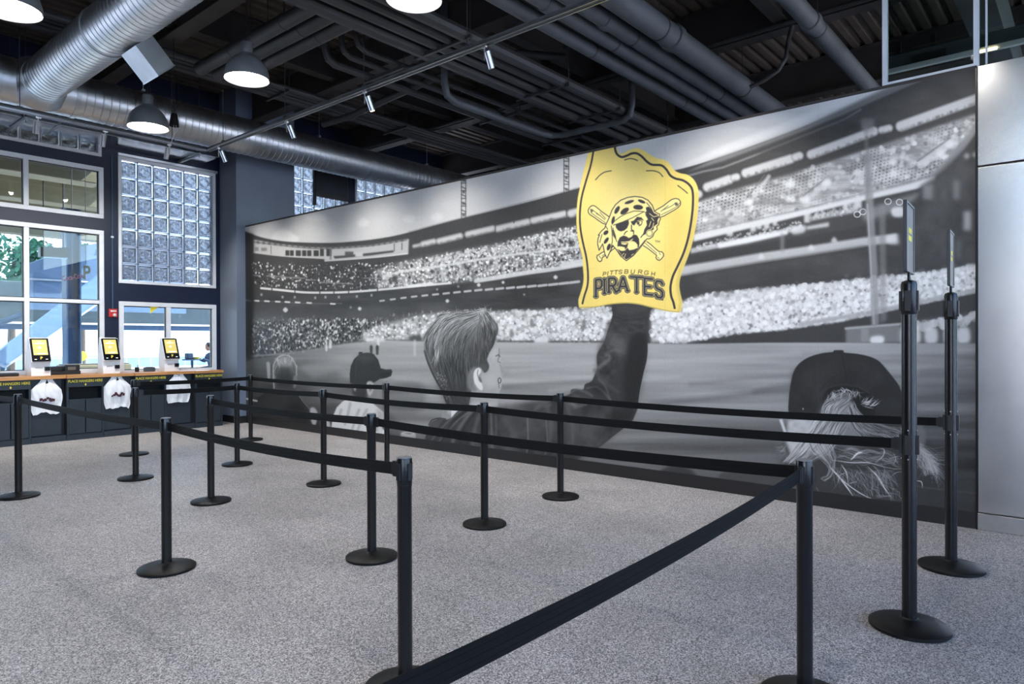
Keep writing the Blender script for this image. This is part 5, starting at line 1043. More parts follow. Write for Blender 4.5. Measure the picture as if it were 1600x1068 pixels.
pipe('short dark drop pipe joining the single thick pipe near the top edge', [(-2.25, -.6, 6.1), (-2.25, -.6, 5.3), (-2.38, -.55, 5.1)], .045, 'pipe')
for i, (y, z) in enumerate(((-2.05, 5.3), (-1.8, 5.3), (-1.55, 5.3))): pipe(['nearest', 'middle', 'furthest'][i] + ' pipe of three running side by side behind the domed pendants', [(-9.5, y, z), (-6.45, y, z)], .09, 'conduit', (), (.3, .7))
pipe('dark flexible hose looping under the beams behind the mural track', [(-10.3, .5, 5.3), (-9.5, .5, 5.28), (-8.6, .5, 5.34), (-7.6, .5, 5.4), (-6.6, .5, 5.42), (-6.0, .7, 5.42), (-5.6, 1.2, 5.42)], .055, 'conduit')
pipe('dark offset pipe with two elbows dropping toward the foam hand', [(-6.85, .1, 6.18), (-6.85, .1, 5.05), (-6.85, .15, 4.9), (-6.85, .3, 4.85), (-6.84, 2.2, 4.85), (-6.78, 2.45, 4.85), (-6.6, 2.53, 4.85), (-5.5, 2.55, 4.85), (-5.38, 2.55, 4.9), (-5.34, 2.55, 5.05), (-5.34, 2.55, 6.18)], .05, 'pipe', (), ())
pipe('thin sprinkler line along the beam behind the mural', [(-12.4, 2.5, 5.57), (3.6, 2.5, 5.57)], .03, 'conduit', (.3, .6), ())
pipe('thin dark conduit crossing high above the branch duct', [(-11.6, -2.9, 5.57), (-3.0, -2.9, 5.57)], .025, 'conduit', (), (.2, .5, .8))
pipe('curved thin hose hanging behind the single thick pipe', [at(a_, b_, 1, 2.35) for a_, b_ in ((1238, 40), (1231, 66), (1228, 90), (1216, 110), (1196, 124), (1172, 136))], .028, 'conduit')
# racks of parallel conduits on strut bars
def rack(label, xs_, z, y0, y1, r, bars):
    t = thing('conduit_rack', label, 'conduit rack', (0, 0, z))
    for i, x in enumerate(xs_): MB().tube(([(x, y0, H_DECK - .01 - z), (x, y0, .14), (x, y0 + .04, .04), (x, y0 + .14, 0)] if y0 > -2 else [(x, y0, 0)]) + [(x, y1, 0)], r * (1 if i % 3 else 1.35), 10).build('conduit', 'conduit', t)
    for y in bars:
        MB().box(min(xs_) - .12, y - .02, -.075, max(xs_) + .12, y + .02, -.035).build('strut_bar', 'conduit', t)
        for x in (min(xs_) - .1, max(xs_) + .1): MB().tube([(x, y, -.1), (x, y, H_DECK - .01 - z)], .006, 6).build('threaded_rod', 'conduit', t)
rack('rack of four dark conduits on short strut bars over the middle of the mural', [-6.2, -5.95, -5.72, -5.5], 5.0, -3.1, 8.8, .06, (-2.9, -.9, 1.0, 2.3, 3.8))
rack('higher rack of three dark conduits left of the four-conduit rack', [-7.75, -7.4, -7.1], 5.2, -1.2, 8.8, .038, (-.5, 1.9, 3.6))
rack('narrow rack of thin conduits nearer the windows, high under the deck', [-10.15, -10.0, -9.85, -9.7], 5.48, -7.2, 8.8, .035, (-3.2, -.6, 1.8))
rack('pair of dark conduits high between the racks and the pipe bundle', [-5.2, -4.98], 5.4, -7.2, 8.8, .05, (-2.6, .8))

# far room seen over the mural: lit soffit strip, big slanting beam, dark board on the glass blocks
t = thing('lit_soffit', 'pale soffit strip with a small warm lamp behind the glass transom', 'soffit', (-1.6, 2.6, 4.69))
MB().bbox(-.3, 0, .0, 3.6, .1, .17, .008).build('fascia', 'dim', t); MB().box(-.3, -.06, -.05, 3.6, .0, 0).build('ledge', 'frame', t); MB().box(.62, -.075, -.06, .78, -.062, -.03).build('lamp', 'spot_glow', t)
for x in (-.2, .15): MB().box(x, -.03, .17, x + .05, .0, .3).build('bracket', 'plastic', t)
MB().box(-.05, -.012, .03, .3, -.002, .11).build('grille', 'plastic', t)
t = thing('box_girder', 'grey box girder slanting up at the top right corner', 'beam', (-.98, 0, 5.08)); MB().bbox(-.17, -2.2, 0, .17, 8.8, .5, .01).build('girder_box', 'pipe', t)
t = thing('grey_elbow_pipe', 'dark bent pipe at the extreme top right behind the glass', 'pipe', (-.25, .9, 5.0)); MB().tube([(0, 0, 1.1), (0, 0, .35), (-.03, -.01, .2), (-.12, -.03, .1), (-.3, -.05, .08)], .06, 14).build('run', 'pipe', t)
t = thing('wall_board', 'dark framed board on the glass blocks behind the mural top', 'board', (WX + .03, 2.31, 4.9)); MB().bbox(0, -.41, -.22, .03, .41, .35, .005).build('board_face', 'dark_paint', t); MB().box(0, -.41, -.30, .05, .41, -.225).build('lower_rail', 'conduit', t); MB().box(0, -.47, -.5, .06, -.42, .45).build('side_bar', 'plastic', t)
# ------------------------------------------------------------------ belt stanchions
def stanchion(loc, label):
    t = thing('belt_stanchion', label, 'stanchion', (loc[0], loc[1], 0), 0, 'black belt stanchions')
    MB().lathe([(0, 0), (.176, 0), (.1785, .004), (.1785, .016), (.172, .021), (.12, .030), (.07, .039), (.04, .045), (.033, .05)], 48).build('base', 'black_base', t)
    MB().lathe([(.0315, .03), (.0315, .875), (.0325, .878), (.0325, .885)], 28).build('post', 'black', t)
    MB().lathe([(.0325, .885), (.0335, .888), (.0335, .992), (.032, .997), (.030, .998)], 28).build('belt_head', 'black', t)
    MB().lathe([(.0305, .994), (.0305, 1.0), (.029, 1.002), (0, 1.002)], 28).build('cap', 'cap', t)
    b = MB()
    for k in range(4):
        a = k * math.pi / 2; u, s_ = Vector((math.cos(a), math.sin(a), 0)), Vector((-math.sin(a), math.cos(a), 0))
        o = b; o.obox(u * .0335 + Vector((0, 0, .94)), u * .0035, s_ * .011, (0, 0, .036))
    b.build('belt_slot', 'plastic', t)
    return t
ST_ = [  # x, y, label
    (-2.274, -4.575, 'nearest black stanchion in the foreground left of centre, base cut by the frame bottom'),
    (-4.685, -4.557, 'black stanchion second in the row nearest the camera, whole round base in view'),
    (-8.004, -4.558, 'black stanchion at the left edge of the picture in front of the counter'),
    (-9.75, -4.56, 'black stanchion just outside the left edge that holds the first belt'),
    (-.928, -3.56, 'black stanchion in the right foreground where two belts meet at its head'),
    (-3.832, -3.536, 'black stanchion behind the foreground one, in line with the white shirt on the mural'),
    (-6.334, -3.458, 'black stanchion with a belt only on its right, left of the middle'),
    (-8.056, -3.467, 'front one of two black stanchions overlapping before the counter'),
    (-9.804, -2.822, 'rear one of two black stanchions overlapping before the counter'),
    (-8.005, -2.321, 'black stanchion in front of the dark column beside the mural'),
    (-6.19, -2.321, 'black stanchion between the two men on the left of the mural'),
    (-3.809, -2.409, 'black stanchion in front of the boy neck and hood on the mural'),
    (-3.922, -1.213, 'black stanchion in front of the raised leather sleeve on the mural'),
    (-6.522, -1.206, 'black stanchion beside the white shirt on the mural, its base hidden'),
    (-9.854, -1.132, 'farthest black stanchion at the left end of the mural'),
    (-.843, -6.0, 'black stanchion below the frame that holds the near end of the slanting belt')]
S_ = {}
first = None
for i, (x, y, lab) in enumerate(ST_):
    if first is None: first = stanchion((x, y), lab); S_[i] = first
    else: S_[i] = dup(first, (x, y, 0), lab)
    S_[i].rotation_euler = (0, 0, 0)
def tall(loc, label):
    t = thing('sign_stanchion', label, 'sign stanchion', (loc[0], loc[1], 0), R(3), 'tall sign stanchions')
    MB().lathe([(0, 0), (.188, 0), (.191, .004), (.191, .018), (.184, .024), (.12, .036), (.07, .046), (.044, .052), (.037, .06)], 48).build('base', 'black_base', t)
    MB().lathe([(.035, .04), (.035, 1.63)], 28).build('post', 'black', t)
    MB().lathe([(.035, 1.63), (.0385, 1.635), (.0385, 1.785), (.034, 1.80), (.015, 1.808), (0, 1.809)], 28).build('post_head', 'black', t)
    for zc, hh in ((1.70, .052), (.955, .05)):
        b = MB(); c = MB()
        for k in range(4):
            a = k * math.pi / 2; u, s_ = Vector((math.cos(a), math.sin(a), 0)), Vector((-math.sin(a), math.cos(a), 0))
            b.obox(u * .0385 + Vector((0, 0, zc)), u * .0065, s_ * .014, (0, 0, hh))
            for dz in (-.075, .075):
                p = u * .0355 + Vector((0, 0, zc + dz)); c.tube([p, p + u * .003], .0035, 8)
        b.build('belt_receiver', 'plastic', t)
        if zc < 1.5: c.build('screw', 'alu', t)
    f = MB(); w, h, z0 = .135, .36, 1.845
    MB().tube([(0, 0, 1.80), (0, 0, z0 + .005)], .008, 10).build('sign_stem', 'black', t)
    sg = MB().bbox(-.009, -w, z0, .009, -w + .016, z0 + h, .002).bbox(-.009, w - .016, z0, .009, w, z0 + h, .002).bbox(-.009, -w + .016, z0, .009, w - .016, z0 + .012, .002).bbox(-.009, -w + .016, z0 + h - .012, .009, w - .016, z0 + h, .002).build('sign_frame', 'sign_frame', t)
    MB().box(-.005, -w + .015, z0 + .011, .005, w - .015, z0 + h - .011).build('sign_insert', 'sign_face', sg)
    ln = MB()   # two short lines of yellow lettering too small to read
    for row, (zr, n_, wd) in enumerate(((z0 + .205, 5, .095), (z0 + .165, 5, .11))):
        for k in range(n_):
            y0 = -wd / 2 + wd * k / n_
            for s_ in (-1, 1): ln.box(.005 * s_, y0, zr, .0062 * s_, y0 + wd / n_ * .82, zr + .027)
    ln.build('yellow_lettering', 'yellow', sg)
    return t
tall((-.744, -2.468), 'tall black post with a sign holder on top, nearer of the two')
tall((-.729, -1.235), 'tall black post with a sign holder on top, farther one close to the mural')

def belt(p0, p1, label, sag=.03, z0=.945, z1=.945, h=.054):
    """webbing ribbon from head to head, with its plastic clip at the receiving end"""
    a, b_ = Vector((p0[0], p0[1], z0)), Vector((p1[0], p1[1], z1)); d = (b_ - a); L = d.length; u = Vector((d.x, d.y, 0)).normalized(); s_ = Vector((-u.y, u.x, 0))
    t = thing('retractable_belt', label, 'belt', (a.x, a.y, a.z), 0, 'black belts strung between the stanchions')
    m = MB(); n = 24; vs = []
    prof = [(-.5, .0008), (-.46, .0017), (-.30, .0017), (-.28, .0008), (-.26, .0017), (-.04, .0017), (-.02, .0008), (.02, .0008), (.04, .0017), (.26, .0017), (.28, .0008), (.30, .0017), (.46, .0017), (.5, .0008)]
    ring = [(q, e) for q, e in prof] + [(q, -e) for q, e in prof[::-1]]
    for i in range(n + 1):
        f = i / n; c = u * (.034 + (L - .10) * f) + Vector((0, 0, (z1 - z0) * f - sag * 4 * f * (1 - f)))
        for q, e in ring: vs.append(c + s_ * e + Vector((0, 0, q * h)))
    k = len(ring); fs = [(i * k + j, i * k + (j + 1) % k, (i + 1) * k + (j + 1) % k, (i + 1) * k + j) for i in range(n) for j in range(k)]
    fs += [tuple(range(k))[::-1], tuple(range(n * k, n * k + k))]
    m.add(vs, fs); m.build('webbing', 'belt', t)
    e = u * (L - .052); MB().obox(e + Vector((0, 0, z1 - z0)), u * .018, s_ * .008, (0, 0, h * .62)).obox(e - u * .022 + Vector((0, 0, z1 - z0)), u * .01, s_ * .006, (0, 0, h * .5)).build('belt_clip', 'plastic', t)
    return t
X = lambda i: ST_[i][:2]
belt(X(2), X(3), 'belt running out of the left edge from the leftmost stanchion', 0.020)
belt(X(1), X(2), 'bluish belt crossing in front of the counter and hanging bags', 0.018)
belt(X(1), X(0), 'belt between the two nearest stanchions of the front row', 0.025)
belt((-.843, -6.0), X(4), 'wide foreground belt slanting from the bottom edge up to the right', .028)
belt(X(4), X(5), 'long lowest belt across the boy jacket to the right foreground stanchion', 0.025)
belt(X(6), X(5), 'belt ending at the stanchion before the white shirt, in front of the left men', 0.020)
belt(X(9), X(7), 'lower one of two short belts before the counter end', 0.010)
belt(X(14), X(8), 'upper one of two short belts before the counter end', 0.010)
belt(X(9), X(10), 'short middle belt in front of the man at the far left of the mural', 0.013)
belt(X(10), X(11), 'middle belt crossing the white shirt and the boy neck', 0.020)
belt(X(11), (-.744, -2.468), 'middle belt crossing the sleeve elbow to the nearer tall sign post', 0.025, .945, .955)
belt(X(14), X(13), 'topmost belt across the two men at the left of the mural', 0.018)
belt(X(13), X(12), 'topmost belt across the boy chin', 0.018)
belt(X(12), (-.729, -1.235), 'topmost belt across the woman cap to the farther tall sign post', 0.025, .945, .955)
# ------------------------------------------------------------------ order counter under the windows
FX = -11.98
top_pts = [(-8.0, .0), (-3.41, 0), (-3.405, -.05), (-2.965, -.05), (-2.96, 0), (-2.44, 0), (-2.435, -.05), (-1.985, -.05), (-1.98, 0), (-1.48, 0), (-1.475, -.05), (-1.0, -.05), (-.995, 0), (-.50, 0)]
poly = [(FX + .035 + dx, y) for y, dx in top_pts] + [(WX - .02, -.50), (WX - .02, -8.0)]
t = thing('counter_top', 'long warm wooden counter top under the windows', 'counter', (0, 0, .955))
MB().prism(poly, lambda u, v, d: (u, v, d), 0, .045).build('slab', 'wood', t)
YEL = lambda parent, y, z, x: text_obj('yellow_lettering', 'PLACE HANGERS HERE', .056, 'yellow', parent, Matrix.Translation((x, y, z)) @ FACE_X, .84)
def hanger_unit(y0, y1, label):
    """cabinet with a dark hanger slot above two doors"""
    t = thing('hanger_cabinet', label, 'cabinet', (0, 0, 0), 0, 'dark hanger cabinets of the counter'); ym = (y0 + y1) / 2
    MB().box(WX + .01, y0, .09, FX - .03, y0 + .02, .953).box(WX + .01, y1 - .02, .09, FX - .03, y1, .953).box(WX + .01, y0 + .02, .09, FX - .03, y1 - .02, .11).box(WX + .01, y0 + .02, .11, WX + .03, y1 - .02, .953).box(WX + .03, y0 + .02, .60, FX - .03, y1 - .02, .625).build('carcass', 'cabinet', t)
    fa = MB().bbox(FX - .03, y0, .815, FX, y1, .953, .003).build('fascia', 'cabinet', t)
    YEL(fa, ym, .905, FX + .0005)
    MB().tube([(FX + .001, ym, .872), (FX + .001, ym, .845)], .004, 6).prism([(-.016, .014), (.016, .014), (0, -.012)], lambda u, v, d: (FX + d, ym + u, .842 + v), .0003, .003).build('yellow_arrow', 'yellow', fa)
    for s_ in (0, 1):
        ya, yb = (y0 + .03, ym - .006) if s_ == 0 else (ym + .006, y1 - .03)
        MB().bbox(FX - .028, ya, .10, FX - .004, yb, .625, .003).build('door', 'cabinet', t)
    MB().box(FX - .03, y0, .09, FX - .002, y0 + .026, .815).box(FX - .03, y1 - .026, .09, FX - .002, y1, .815).build('stile', 'cabinet', t)
    MB().box(FX - .22, y0 + .02, .626, FX - .2, y1 - .02, .953).build('slot_back', 'recess', t)
    MB().box(WX + .05, y0, .0, FX - .015, y1, .088).build('plinth', 'cabinet', t)
def bag_unit(y0, y1, label):
    """recessed flat bin front that carries a bag hook"""
    t = thing('bag_cabinet', label, 'cabinet', (0, 0, 0), 0, 'dark bag panels of the counter'); f = FX - .085
    MB().box(WX + .01, y0 + .001, .09, f - .022, y1 - .001, .953).build('carcass', 'recess', t)
    MB().bbox(f - .02, y0 + .008, .10, f, y1 - .045, .95, .003).build('front_panel', 'cabinet', t)
    MB().box(WX + .05, y0 + .001, .0, FX - .02, y1 - .001, .088).build('plinth', 'cabinet', t)
    ym = (y0 + y1) / 2 - .02
    MB().tube([(f, ym, .93), (f + .05, ym, .93), (f + .062, ym, .94)], .006, 8).build('hook', 'plastic', t)
    return f, ym
for y0, y1, lab in ((-7.2, -6.7, 'dark hanger cabinet of the counter, outside the left edge'), (-5.85, -5.35, 'dark hanger cabinet of the counter just outside the left edge'), (-4.9, -4.38, 'dark hanger cabinet next to the left edge, out of view'), (-3.92, -3.42, 'dark hanger cabinet at the left edge, lettering cut by the frame'), (-2.957, -2.445, 'dark hanger cabinet between the first and second white bags'), (-1.975, -1.485, 'dark hanger cabinet behind the two overlapping stanchions'), (-.99, -.505, 'dark hanger cabinet at the right end of the counter')): 
    if y0 > -4.0: hanger_unit(y0, y1, lab)
HK = [bag_unit(y0, y1, lab) for y0, y1, lab in ((-3.415, -2.962, 'bag panel at the left behind the first white bag'), (-2.44, -1.98, 'bag panel behind the second white bag'), (-1.48, -.995, 'bag panel behind the third white bag'))]
bag_unit(-8.0, -3.925, 'long dark counter front beyond the left edge')

def poly_bag(f, ym, label, w=.205, z1=.955, z0=.45, cut=.0, seed=1):
    """T-shirt bag stack on its hook: folded sheet with shoulders, bulge and wrinkles"""
    rr = random.Random(seed); nu, nv = 22, 26; vs, fs = [], []
    t = thing('plastic_bag', label, 'bag', (f, ym, 0), 0, 'white plastic bags hanging on the counter')
    for side in (1, -1):
        b0 = len(vs)
        for j in range(nv + 1):
            v = j / nv; ww = np.interp(v, [0, .06, .34, .5, .9, 1], [.075, .085, w, w * 1.02, w * .93, w * .82])
            for i in range(nu + 1):
                u = i / nu * 2 - 1
                bulge = (1 - abs(u) ** 2.2) * (.018 + .05 * math.sin(min(1, v * 1.15) * math.pi) ** .8) * (1 if side > 0 else .35)
                wr_ = .007 * math.sin(u * 9 + v * 4 + seed) * v + .006 * math.sin(u * 17 - v * 13 + seed * 2) * math.sin(math.pi * v) - .012 * math.exp(-(u / .06) ** 2) * (1 - v * .5)
                zz = z1 - (z1 - z0) * v - (.028 * abs(u + .15 * math.sin(seed)) - .012 * math.cos(u * 4.4 + seed) - .006 * math.sin(u * 13 + seed)) * max(0, v - .8) * 5 * (1 if cut == 0 else .3)
                vs.append((max(.004, .026 + side * bulge * .6 + (wr_ if side > 0 else 0)), u * ww + .006 * math.sin(v * 11 + seed), zz))
        for j in range(nv):
            for i in range(nu):
                q = (b0 + j * (nu + 1) + i, b0 + j * (nu + 1) + i + 1, b0 + (j + 1) * (nu + 1) + i + 1, b0 + (j + 1) * (nu + 1) + i); fs.append(q if side > 0 else q[::-1])
    MB().add(vs, fs, True).build('sheet', 'bag', t, angle=70)
    hx = .075
    if cut == 0: MB().prism([(-.020, -.018), (.022, -.018), (.016, .010), (.0, .026), (-.012, .012)], lambda u, v, d: (d, u, v + z1 - .05), .03, .052).build('handle_hole', 'recess', t)
    g = MB()
    for k in range(11):
        a = k / 10 * 2 - 1; zc = z0 + .20 + .012 * math.sin(a * 5 + seed) + rr.uniform(-.012, .012); s_ = .013 + .012 * rr.random()
        g.prism([(-s_ * .7, -s_), (s_ * .6, -s_ * .8), (s_ * .7, s_), (-s_ * .4, s_ * .9)], lambda u, v, d: (d, a * .085 + u, zc + v), .055, .072 + .006 * (1 - a * a))
    g.build('maroon_print', 'bag_print', t)
poly_bag(*HK[0], 'white plastic bag on the counter front, leftmost of three', seed=1)
poly_bag(*HK[1], 'white plastic bag on the counter front, middle one with a maroon print', seed=4, z0=.46)
poly_bag(*HK[2], 'white plastic bag crossed by two belts, nearest the right end of the counter', cut=1, z0=.47, seed=7)

def kiosk(y, label):
    t = thing('order_kiosk', label, 'kiosk', (-12.30, y, 1.0), 0, 'self-order kiosks on the counter')
    MB().prism([(-.12, 0), (.11, 0), (.11, .06), (.085, .215), (-.02, .56), (-.06, .58), (-.12, .3)], lambda u, v, d: (u, d, v), -.125, .125).build('stand_body', 'white_plastic', t)
    c = Vector((.062, 0, .385)); a = R(22); up = Vector((-math.sin(a), 0, math.cos(a))); n_ = Vector((math.cos(a), 0, math.sin(a))); sd = Vector((0, 1, 0))
    MB().obox(c, n_ * .012, sd * .128, up * .195).build('tablet_back', 'white_plastic', t)
    bz = MB(); pts = []
    for cx, cz, a0 in ((1, 1, 0), (-1, 1, 90), (-1, -1, 180), (1, -1, 270)):
        for k in range(5): b_ = R(a0 + k * 22.5); pts.append((cx * (.122 - .014) + .014 * math.cos(b_), cz * (.188 - .014) + .014 * math.sin(b_)))
    fn = lambda u, v, d: tuple(c + sd * u + up * v + n_ * d)
    bz = MB().prism(pts, fn, .0121, .022).build('tablet_bezel', 'bezel', t)
    MB().prism([(-.094, -.085), (.094, -.085), (.094, .165), (-.094, .165)], fn, .0221, .0232).build('screen', 'screen', bz)
    w = MB()
    for u0, u1, v0, v1 in ((-.02, .02, .128, .138), (-.065, .06, .095, .112), (-.028, .012, .02, .05), (-.05, .07, -.068, -.052)): w.prism([(u0, v0), (u1, v0), (u1, v1), (u0, v1)], fn, .0233, .0238)
    w.build('screen_text', 'screen_white', bz)
    mt = Matrix.Translation(c + n_ * .0225 - up * .135) @ Matrix(((0, up.x, n_.x, 0), (1, 0, 0, 0), (0, up.z, n_.z, 0), (0, 0, 0, 1)))
    text_obj('yellow_letter', 'P', .06, 'yellow', bz, mt)
    w = MB()
    for u0, u1 in ((-.09, -.06), (.055, .085)): w.prism([(u0, -.158), (u1, -.158), (u1, -.15), (u0, -.15)], fn, .0221, .0228)
    w.build('bezel_mark', 'screen_white', bz)
    MB().bbox(.095, .045, .075, .135, .115, .135, .004).build('card_reader', 'bezel', t)
    MB().box(.108, -.07, .118, .114, .02, .123).build('receipt_slot', 'plastic', t)
    return t
kiosk(-3.235, 'white order kiosk with yellow screen, leftmost of the three'); kiosk(-2.255, 'white order kiosk with yellow screen in front of the navy pier'); kiosk(-1.30, 'white order kiosk with yellow screen, rightmost, before the wide window')

t = thing('receipt_printer', 'dark printer box with a small display right of the first kiosk', 'printer', (-12.42, -2.86, 1.0))
MB().bbox(-.11, -.22, 0, .1, .20, .055, .006).build('tray', 'plastic', t); MB().bbox(-.1, -.02, .055, .1, .19, .15, .01).build('body', 'plastic', t); MB().bbox(-.1, -.21, .055, .08, -.04, .13, .01).build('paper_box', 'plastic', t); MB().box(.1, .02, .07, .103, .13, .12).build('display', 'sign_face', t)
t = thing('card_terminal_pad', 'dark low pad with a chrome rail at the left edge of the counter', 'pad', (-12.42, -3.72, 1.0))
MB().bbox(-.12, -.2, 0, .1, .24, .05, .012).build('pad_body', 'plastic', t); MB().tube([(.0, -.26, .0), (0, -.26, .12), (0, -.22, .14), (0, -.02, .14), (0, .02, .12), (0, .02, .05)], .01, 10).build('rail', 'alu', t)
t = thing('utensil_cup', 'small dark cup on the counter left of the rightmost kiosk', 'cup', (-12.42, -1.78, 1.0)); MB().lathe([(0, 0), (.03, 0), (.036, .08), (.033, .08), (.028, .01), (0, .01)], 20).build('cup_wall', 'plastic', t); MB().tube([(0, 0, .01), (.01, .01, .12)], .006, 6).build('pen', 'plastic', t)
t = thing('napkin_box', 'small dark green box on the counter before the wide window', 'box', (-12.42, -1.58, 1.0)); MB().bbox(-.05, -.08, 0, .05, .08, .075, .005).build('box_body', 'dim', t); MB().box(-.03, -.05, .075, .03, .05, .08).build('box_slot', 'recess', t)

t = thing('fire_alarm', 'red fire alarm strobe on the navy pier between the windows', 'alarm', (WX, -2.06, 2.0))
MB().bbox(0, -.066, -.07, .045, .066, .07, .006).build('alarm_body', 'red', t); MB().lathe([(0, .075), (.022, .066), (.03, .045)], 16, axis='x').build('strobe_lens', 'white_metal', t, loc=(-.001, .02, -.035)); MB().box(.045, -.045, .02, .048, .045, .045).build('alarm_grille', 'white_metal', t)
t = thing('wall_conduit', 'thin grey conduit on the navy pier above the fire alarm', 'conduit', (WX + .012, -2.06, 2.07)); MB().tube([(0, 0, 0), (0, 0, 2.6)], .011, 8).build('tube', 'steel_blue', t); MB().box(-.012, -.02, 1.2, .014, .02, 1.23).build('clip', 'galv_dull', t)
t = thing('window_pennant', 'small yellow triangular pennant inside the wide window', 'pennant', (WX - .02, -1.36, 2.12)); MB().prism([(-.0, .02), (.15, .015), (.0, -.11)], lambda u, v, d: (d, u - .08, v), 0, .004).build('flag_cloth', 'yellow', t)
# ------------------------------------------------------------------ what shows through the windows
struct(MB().box(-90, -60, -.3, -13.0, 60, -.02).build('ground', 'concrete'))
so = sroot('overhang', (0, 0, 0))
MB().prism([(-13.02, -14), (-13.02, -2.0), (-21.4, 1.1), (-21.4, -14)], lambda u, v, d: (u, v, d), 5.3, 5.6).build('overhang_slab', 'soffit', so)
for x, y1 in ((-15.6, -1.3), (-18.4, -.25)): MB().bbox(x - .25, -14, 4.7, x + .25, y1, 5.29, .02).build('overhang_beam', 'soffit', so)
MB().bbox(-21.4, -14, 4.3, -21.0, .9, 5.29, .02).build('overhang_edge', 'soffit', so)
t = thing('concourse_canopy', 'dark blue-green canopy edge outside with a thin pale line along its foot', 'canopy', (-24, 0, 0))
MB().bbox(-.6, -2.4, 2.12, 0, 14, 3.3, .02).build('canopy_fascia', 'dim', t); MB().box(-.05, -2.4, 2.06, .06, 14, 2.12).build('edge_trim', 'white_metal', t); MB().box(-.3, -2.4, 1.9, -.1, 14, 2.06).build('lower_beam', 'steel_blue', t)
for y in (-2.2, 8.0, 12.6): MB().bbox(-.35, y - .12, 0, -.1, y + .12, 1.9, .01).build('canopy_post', 'steel_blue', t)
t = thing('outdoor_stair', 'pale blue stair side rising diagonally behind the big window', 'stair', (-20, 0, 0))
MB().prism([(-3.3, .12), (-2.9, .12), (1.3, 3.5), (1.3, 3.95), (.9, 3.95)], lambda u, v, d: (d, u, v), -.12, .12).build('stringer', 'stair_blue', t)
MB().tube([(.14, -3.0, .05), (.14, 1.35, 3.5)], .025, 8).build('stringer_edge', 'white_metal', t)
for k in range(12): MB().box(-1.3, -3.0 + k * .35, .22 + k * .28, -.12, -2.72 + k * .35, .26 + k * .28).build('tread', 'steel_blue', t)
t = thing('blue_stair_wall', 'large blue-grey wall panel above the stair outside', 'wall panel', (-21.75, 0, 0)); MB().prism([(-.95, 2.4), (3.2, 2.4), (3.2, 4.75), (1.0, 4.45), (-.2, 4.0), (-.95, 3.6)], lambda u, v, d: (d, u, v), -.1, .1).build('wall_panel', 'stair_wall', t); MB().tube([(.14, -.95, 3.2), (.14, 3.0, 3.2)], .03, 8).build('wall_rail', 'galv_dull', t)
for i, (y, lab) in enumerate(((-4.35, 'blue steel column outside the left pane of the big window'), (-.75, 'blue steel column outside behind the first kiosk'))):
    t = thing('steel_column', lab, 'column', (-19, y, 0)); MB().box(-.16, -.16, 0, .16, -.13, 5.2).box(-.16, .13, 0, .16, .16, 5.2).box(-.02, -.13, 0, .02, .13, 5.2).build('column_shaft', 'steel_blue', t); MB().bbox(-.2, -.2, 0, .2, .2, .05, .005).build('base_plate', 'steel_blue', t)
t = thing('steel_brace', 'crossed blue steel braces outside the left pane of the big window', 'brace', (-19, -3.2, 0))
for a, b_ in (((-.3, -1.1, 1.0), (-.3, 1.6, 2.2)), ((-.45, -1.1, 2.3), (-.45, 1.2, .9))): MB().tube([a, b_], .07, 8).build('brace_bar', 'steel_blue', t)
# pale seating bowl beyond
t = thing('seating_bowl', 'bright pale seating bowl far beyond the windows', 'stand', (-46, 0, 0))
for k in range(9): MB().box(-2.0 * k - 2.0, -40, 0, -2.0 * k, 60, .5 + .75 * k).build('tier', 'stand', t)
MB().box(.05, -40, .0, .15, 60, .7).build('field_wall', 'stair_blue', t)
t = thing('railing', 'pale outdoor railing beyond the wide window', 'railing', (-23, 0, 0))
MB().tube([(0, -2, 1.05), (0, 12, 1.05)], .025, 8).build('top_rail', 'frame', t)
for k in range(40): MB().tube([(0, -2 + k * .36, 0), (0, -2 + k * .36, 1.05)], .014, 6).build('baluster', 'frame', t)
# outdoor high table, stools and the seated person
t = thing('high_table', 'dark blue high table outside beside the seated person', 'table', (-20, 2.62, 0)); MB().lathe([(0, .98), (.26, .98), (.27, .995), (.26, 1.01), (0, 1.01)], 24).build('table_top', 'cloth', t); MB().tube([(0, 0, .02), (0, 0, .98)], .035, 10).build('table_post', 'cloth', t); MB().lathe([(0, 0), (.26, 0), (.26, .02), (0, .04)], 20).build('table_foot', 'cloth', t)
t = thing('yellow_basket', 'yellow food basket with a dark bag on the outdoor table', 'basket', (-20, 2.72, 1.01)); MB().lathe([(0, 0), (.1, 0), (.13, .06), (.12, .06), (0, .01)], 16).build('basket_bowl', 'yellow', t); MB().bbox(-.1, -.28, 0, .1, -.1, .18, .03).build('dark_bag', 'cloth', t)
def stool(loc, label):
    t = thing('bar_stool', label, 'stool', loc, 0, 'blue outdoor stools'); MB().lathe([(0, .62), (.17, .62), (.18, .64), (.17, .66), (0, .66)], 20).build('seat', 'steel_blue', t)
    for k in range(4): a = R(45 + 90 * k); MB().tube([(.1 * math.cos(a), .1 * math.sin(a), .62), (.2 * math.cos(a), .2 * math.sin(a), 0)], .014, 6).build('leg', 'steel_blue', t)
stool((-20, 3.2, 0), 'blue stool under the seated person outside'); stool((-19.4, .95, 0), 'empty blue stool outside left of the rightmost kiosk'); stool((-19.4, 2.0, 0), 'empty blue stool outside right of the rightmost kiosk')
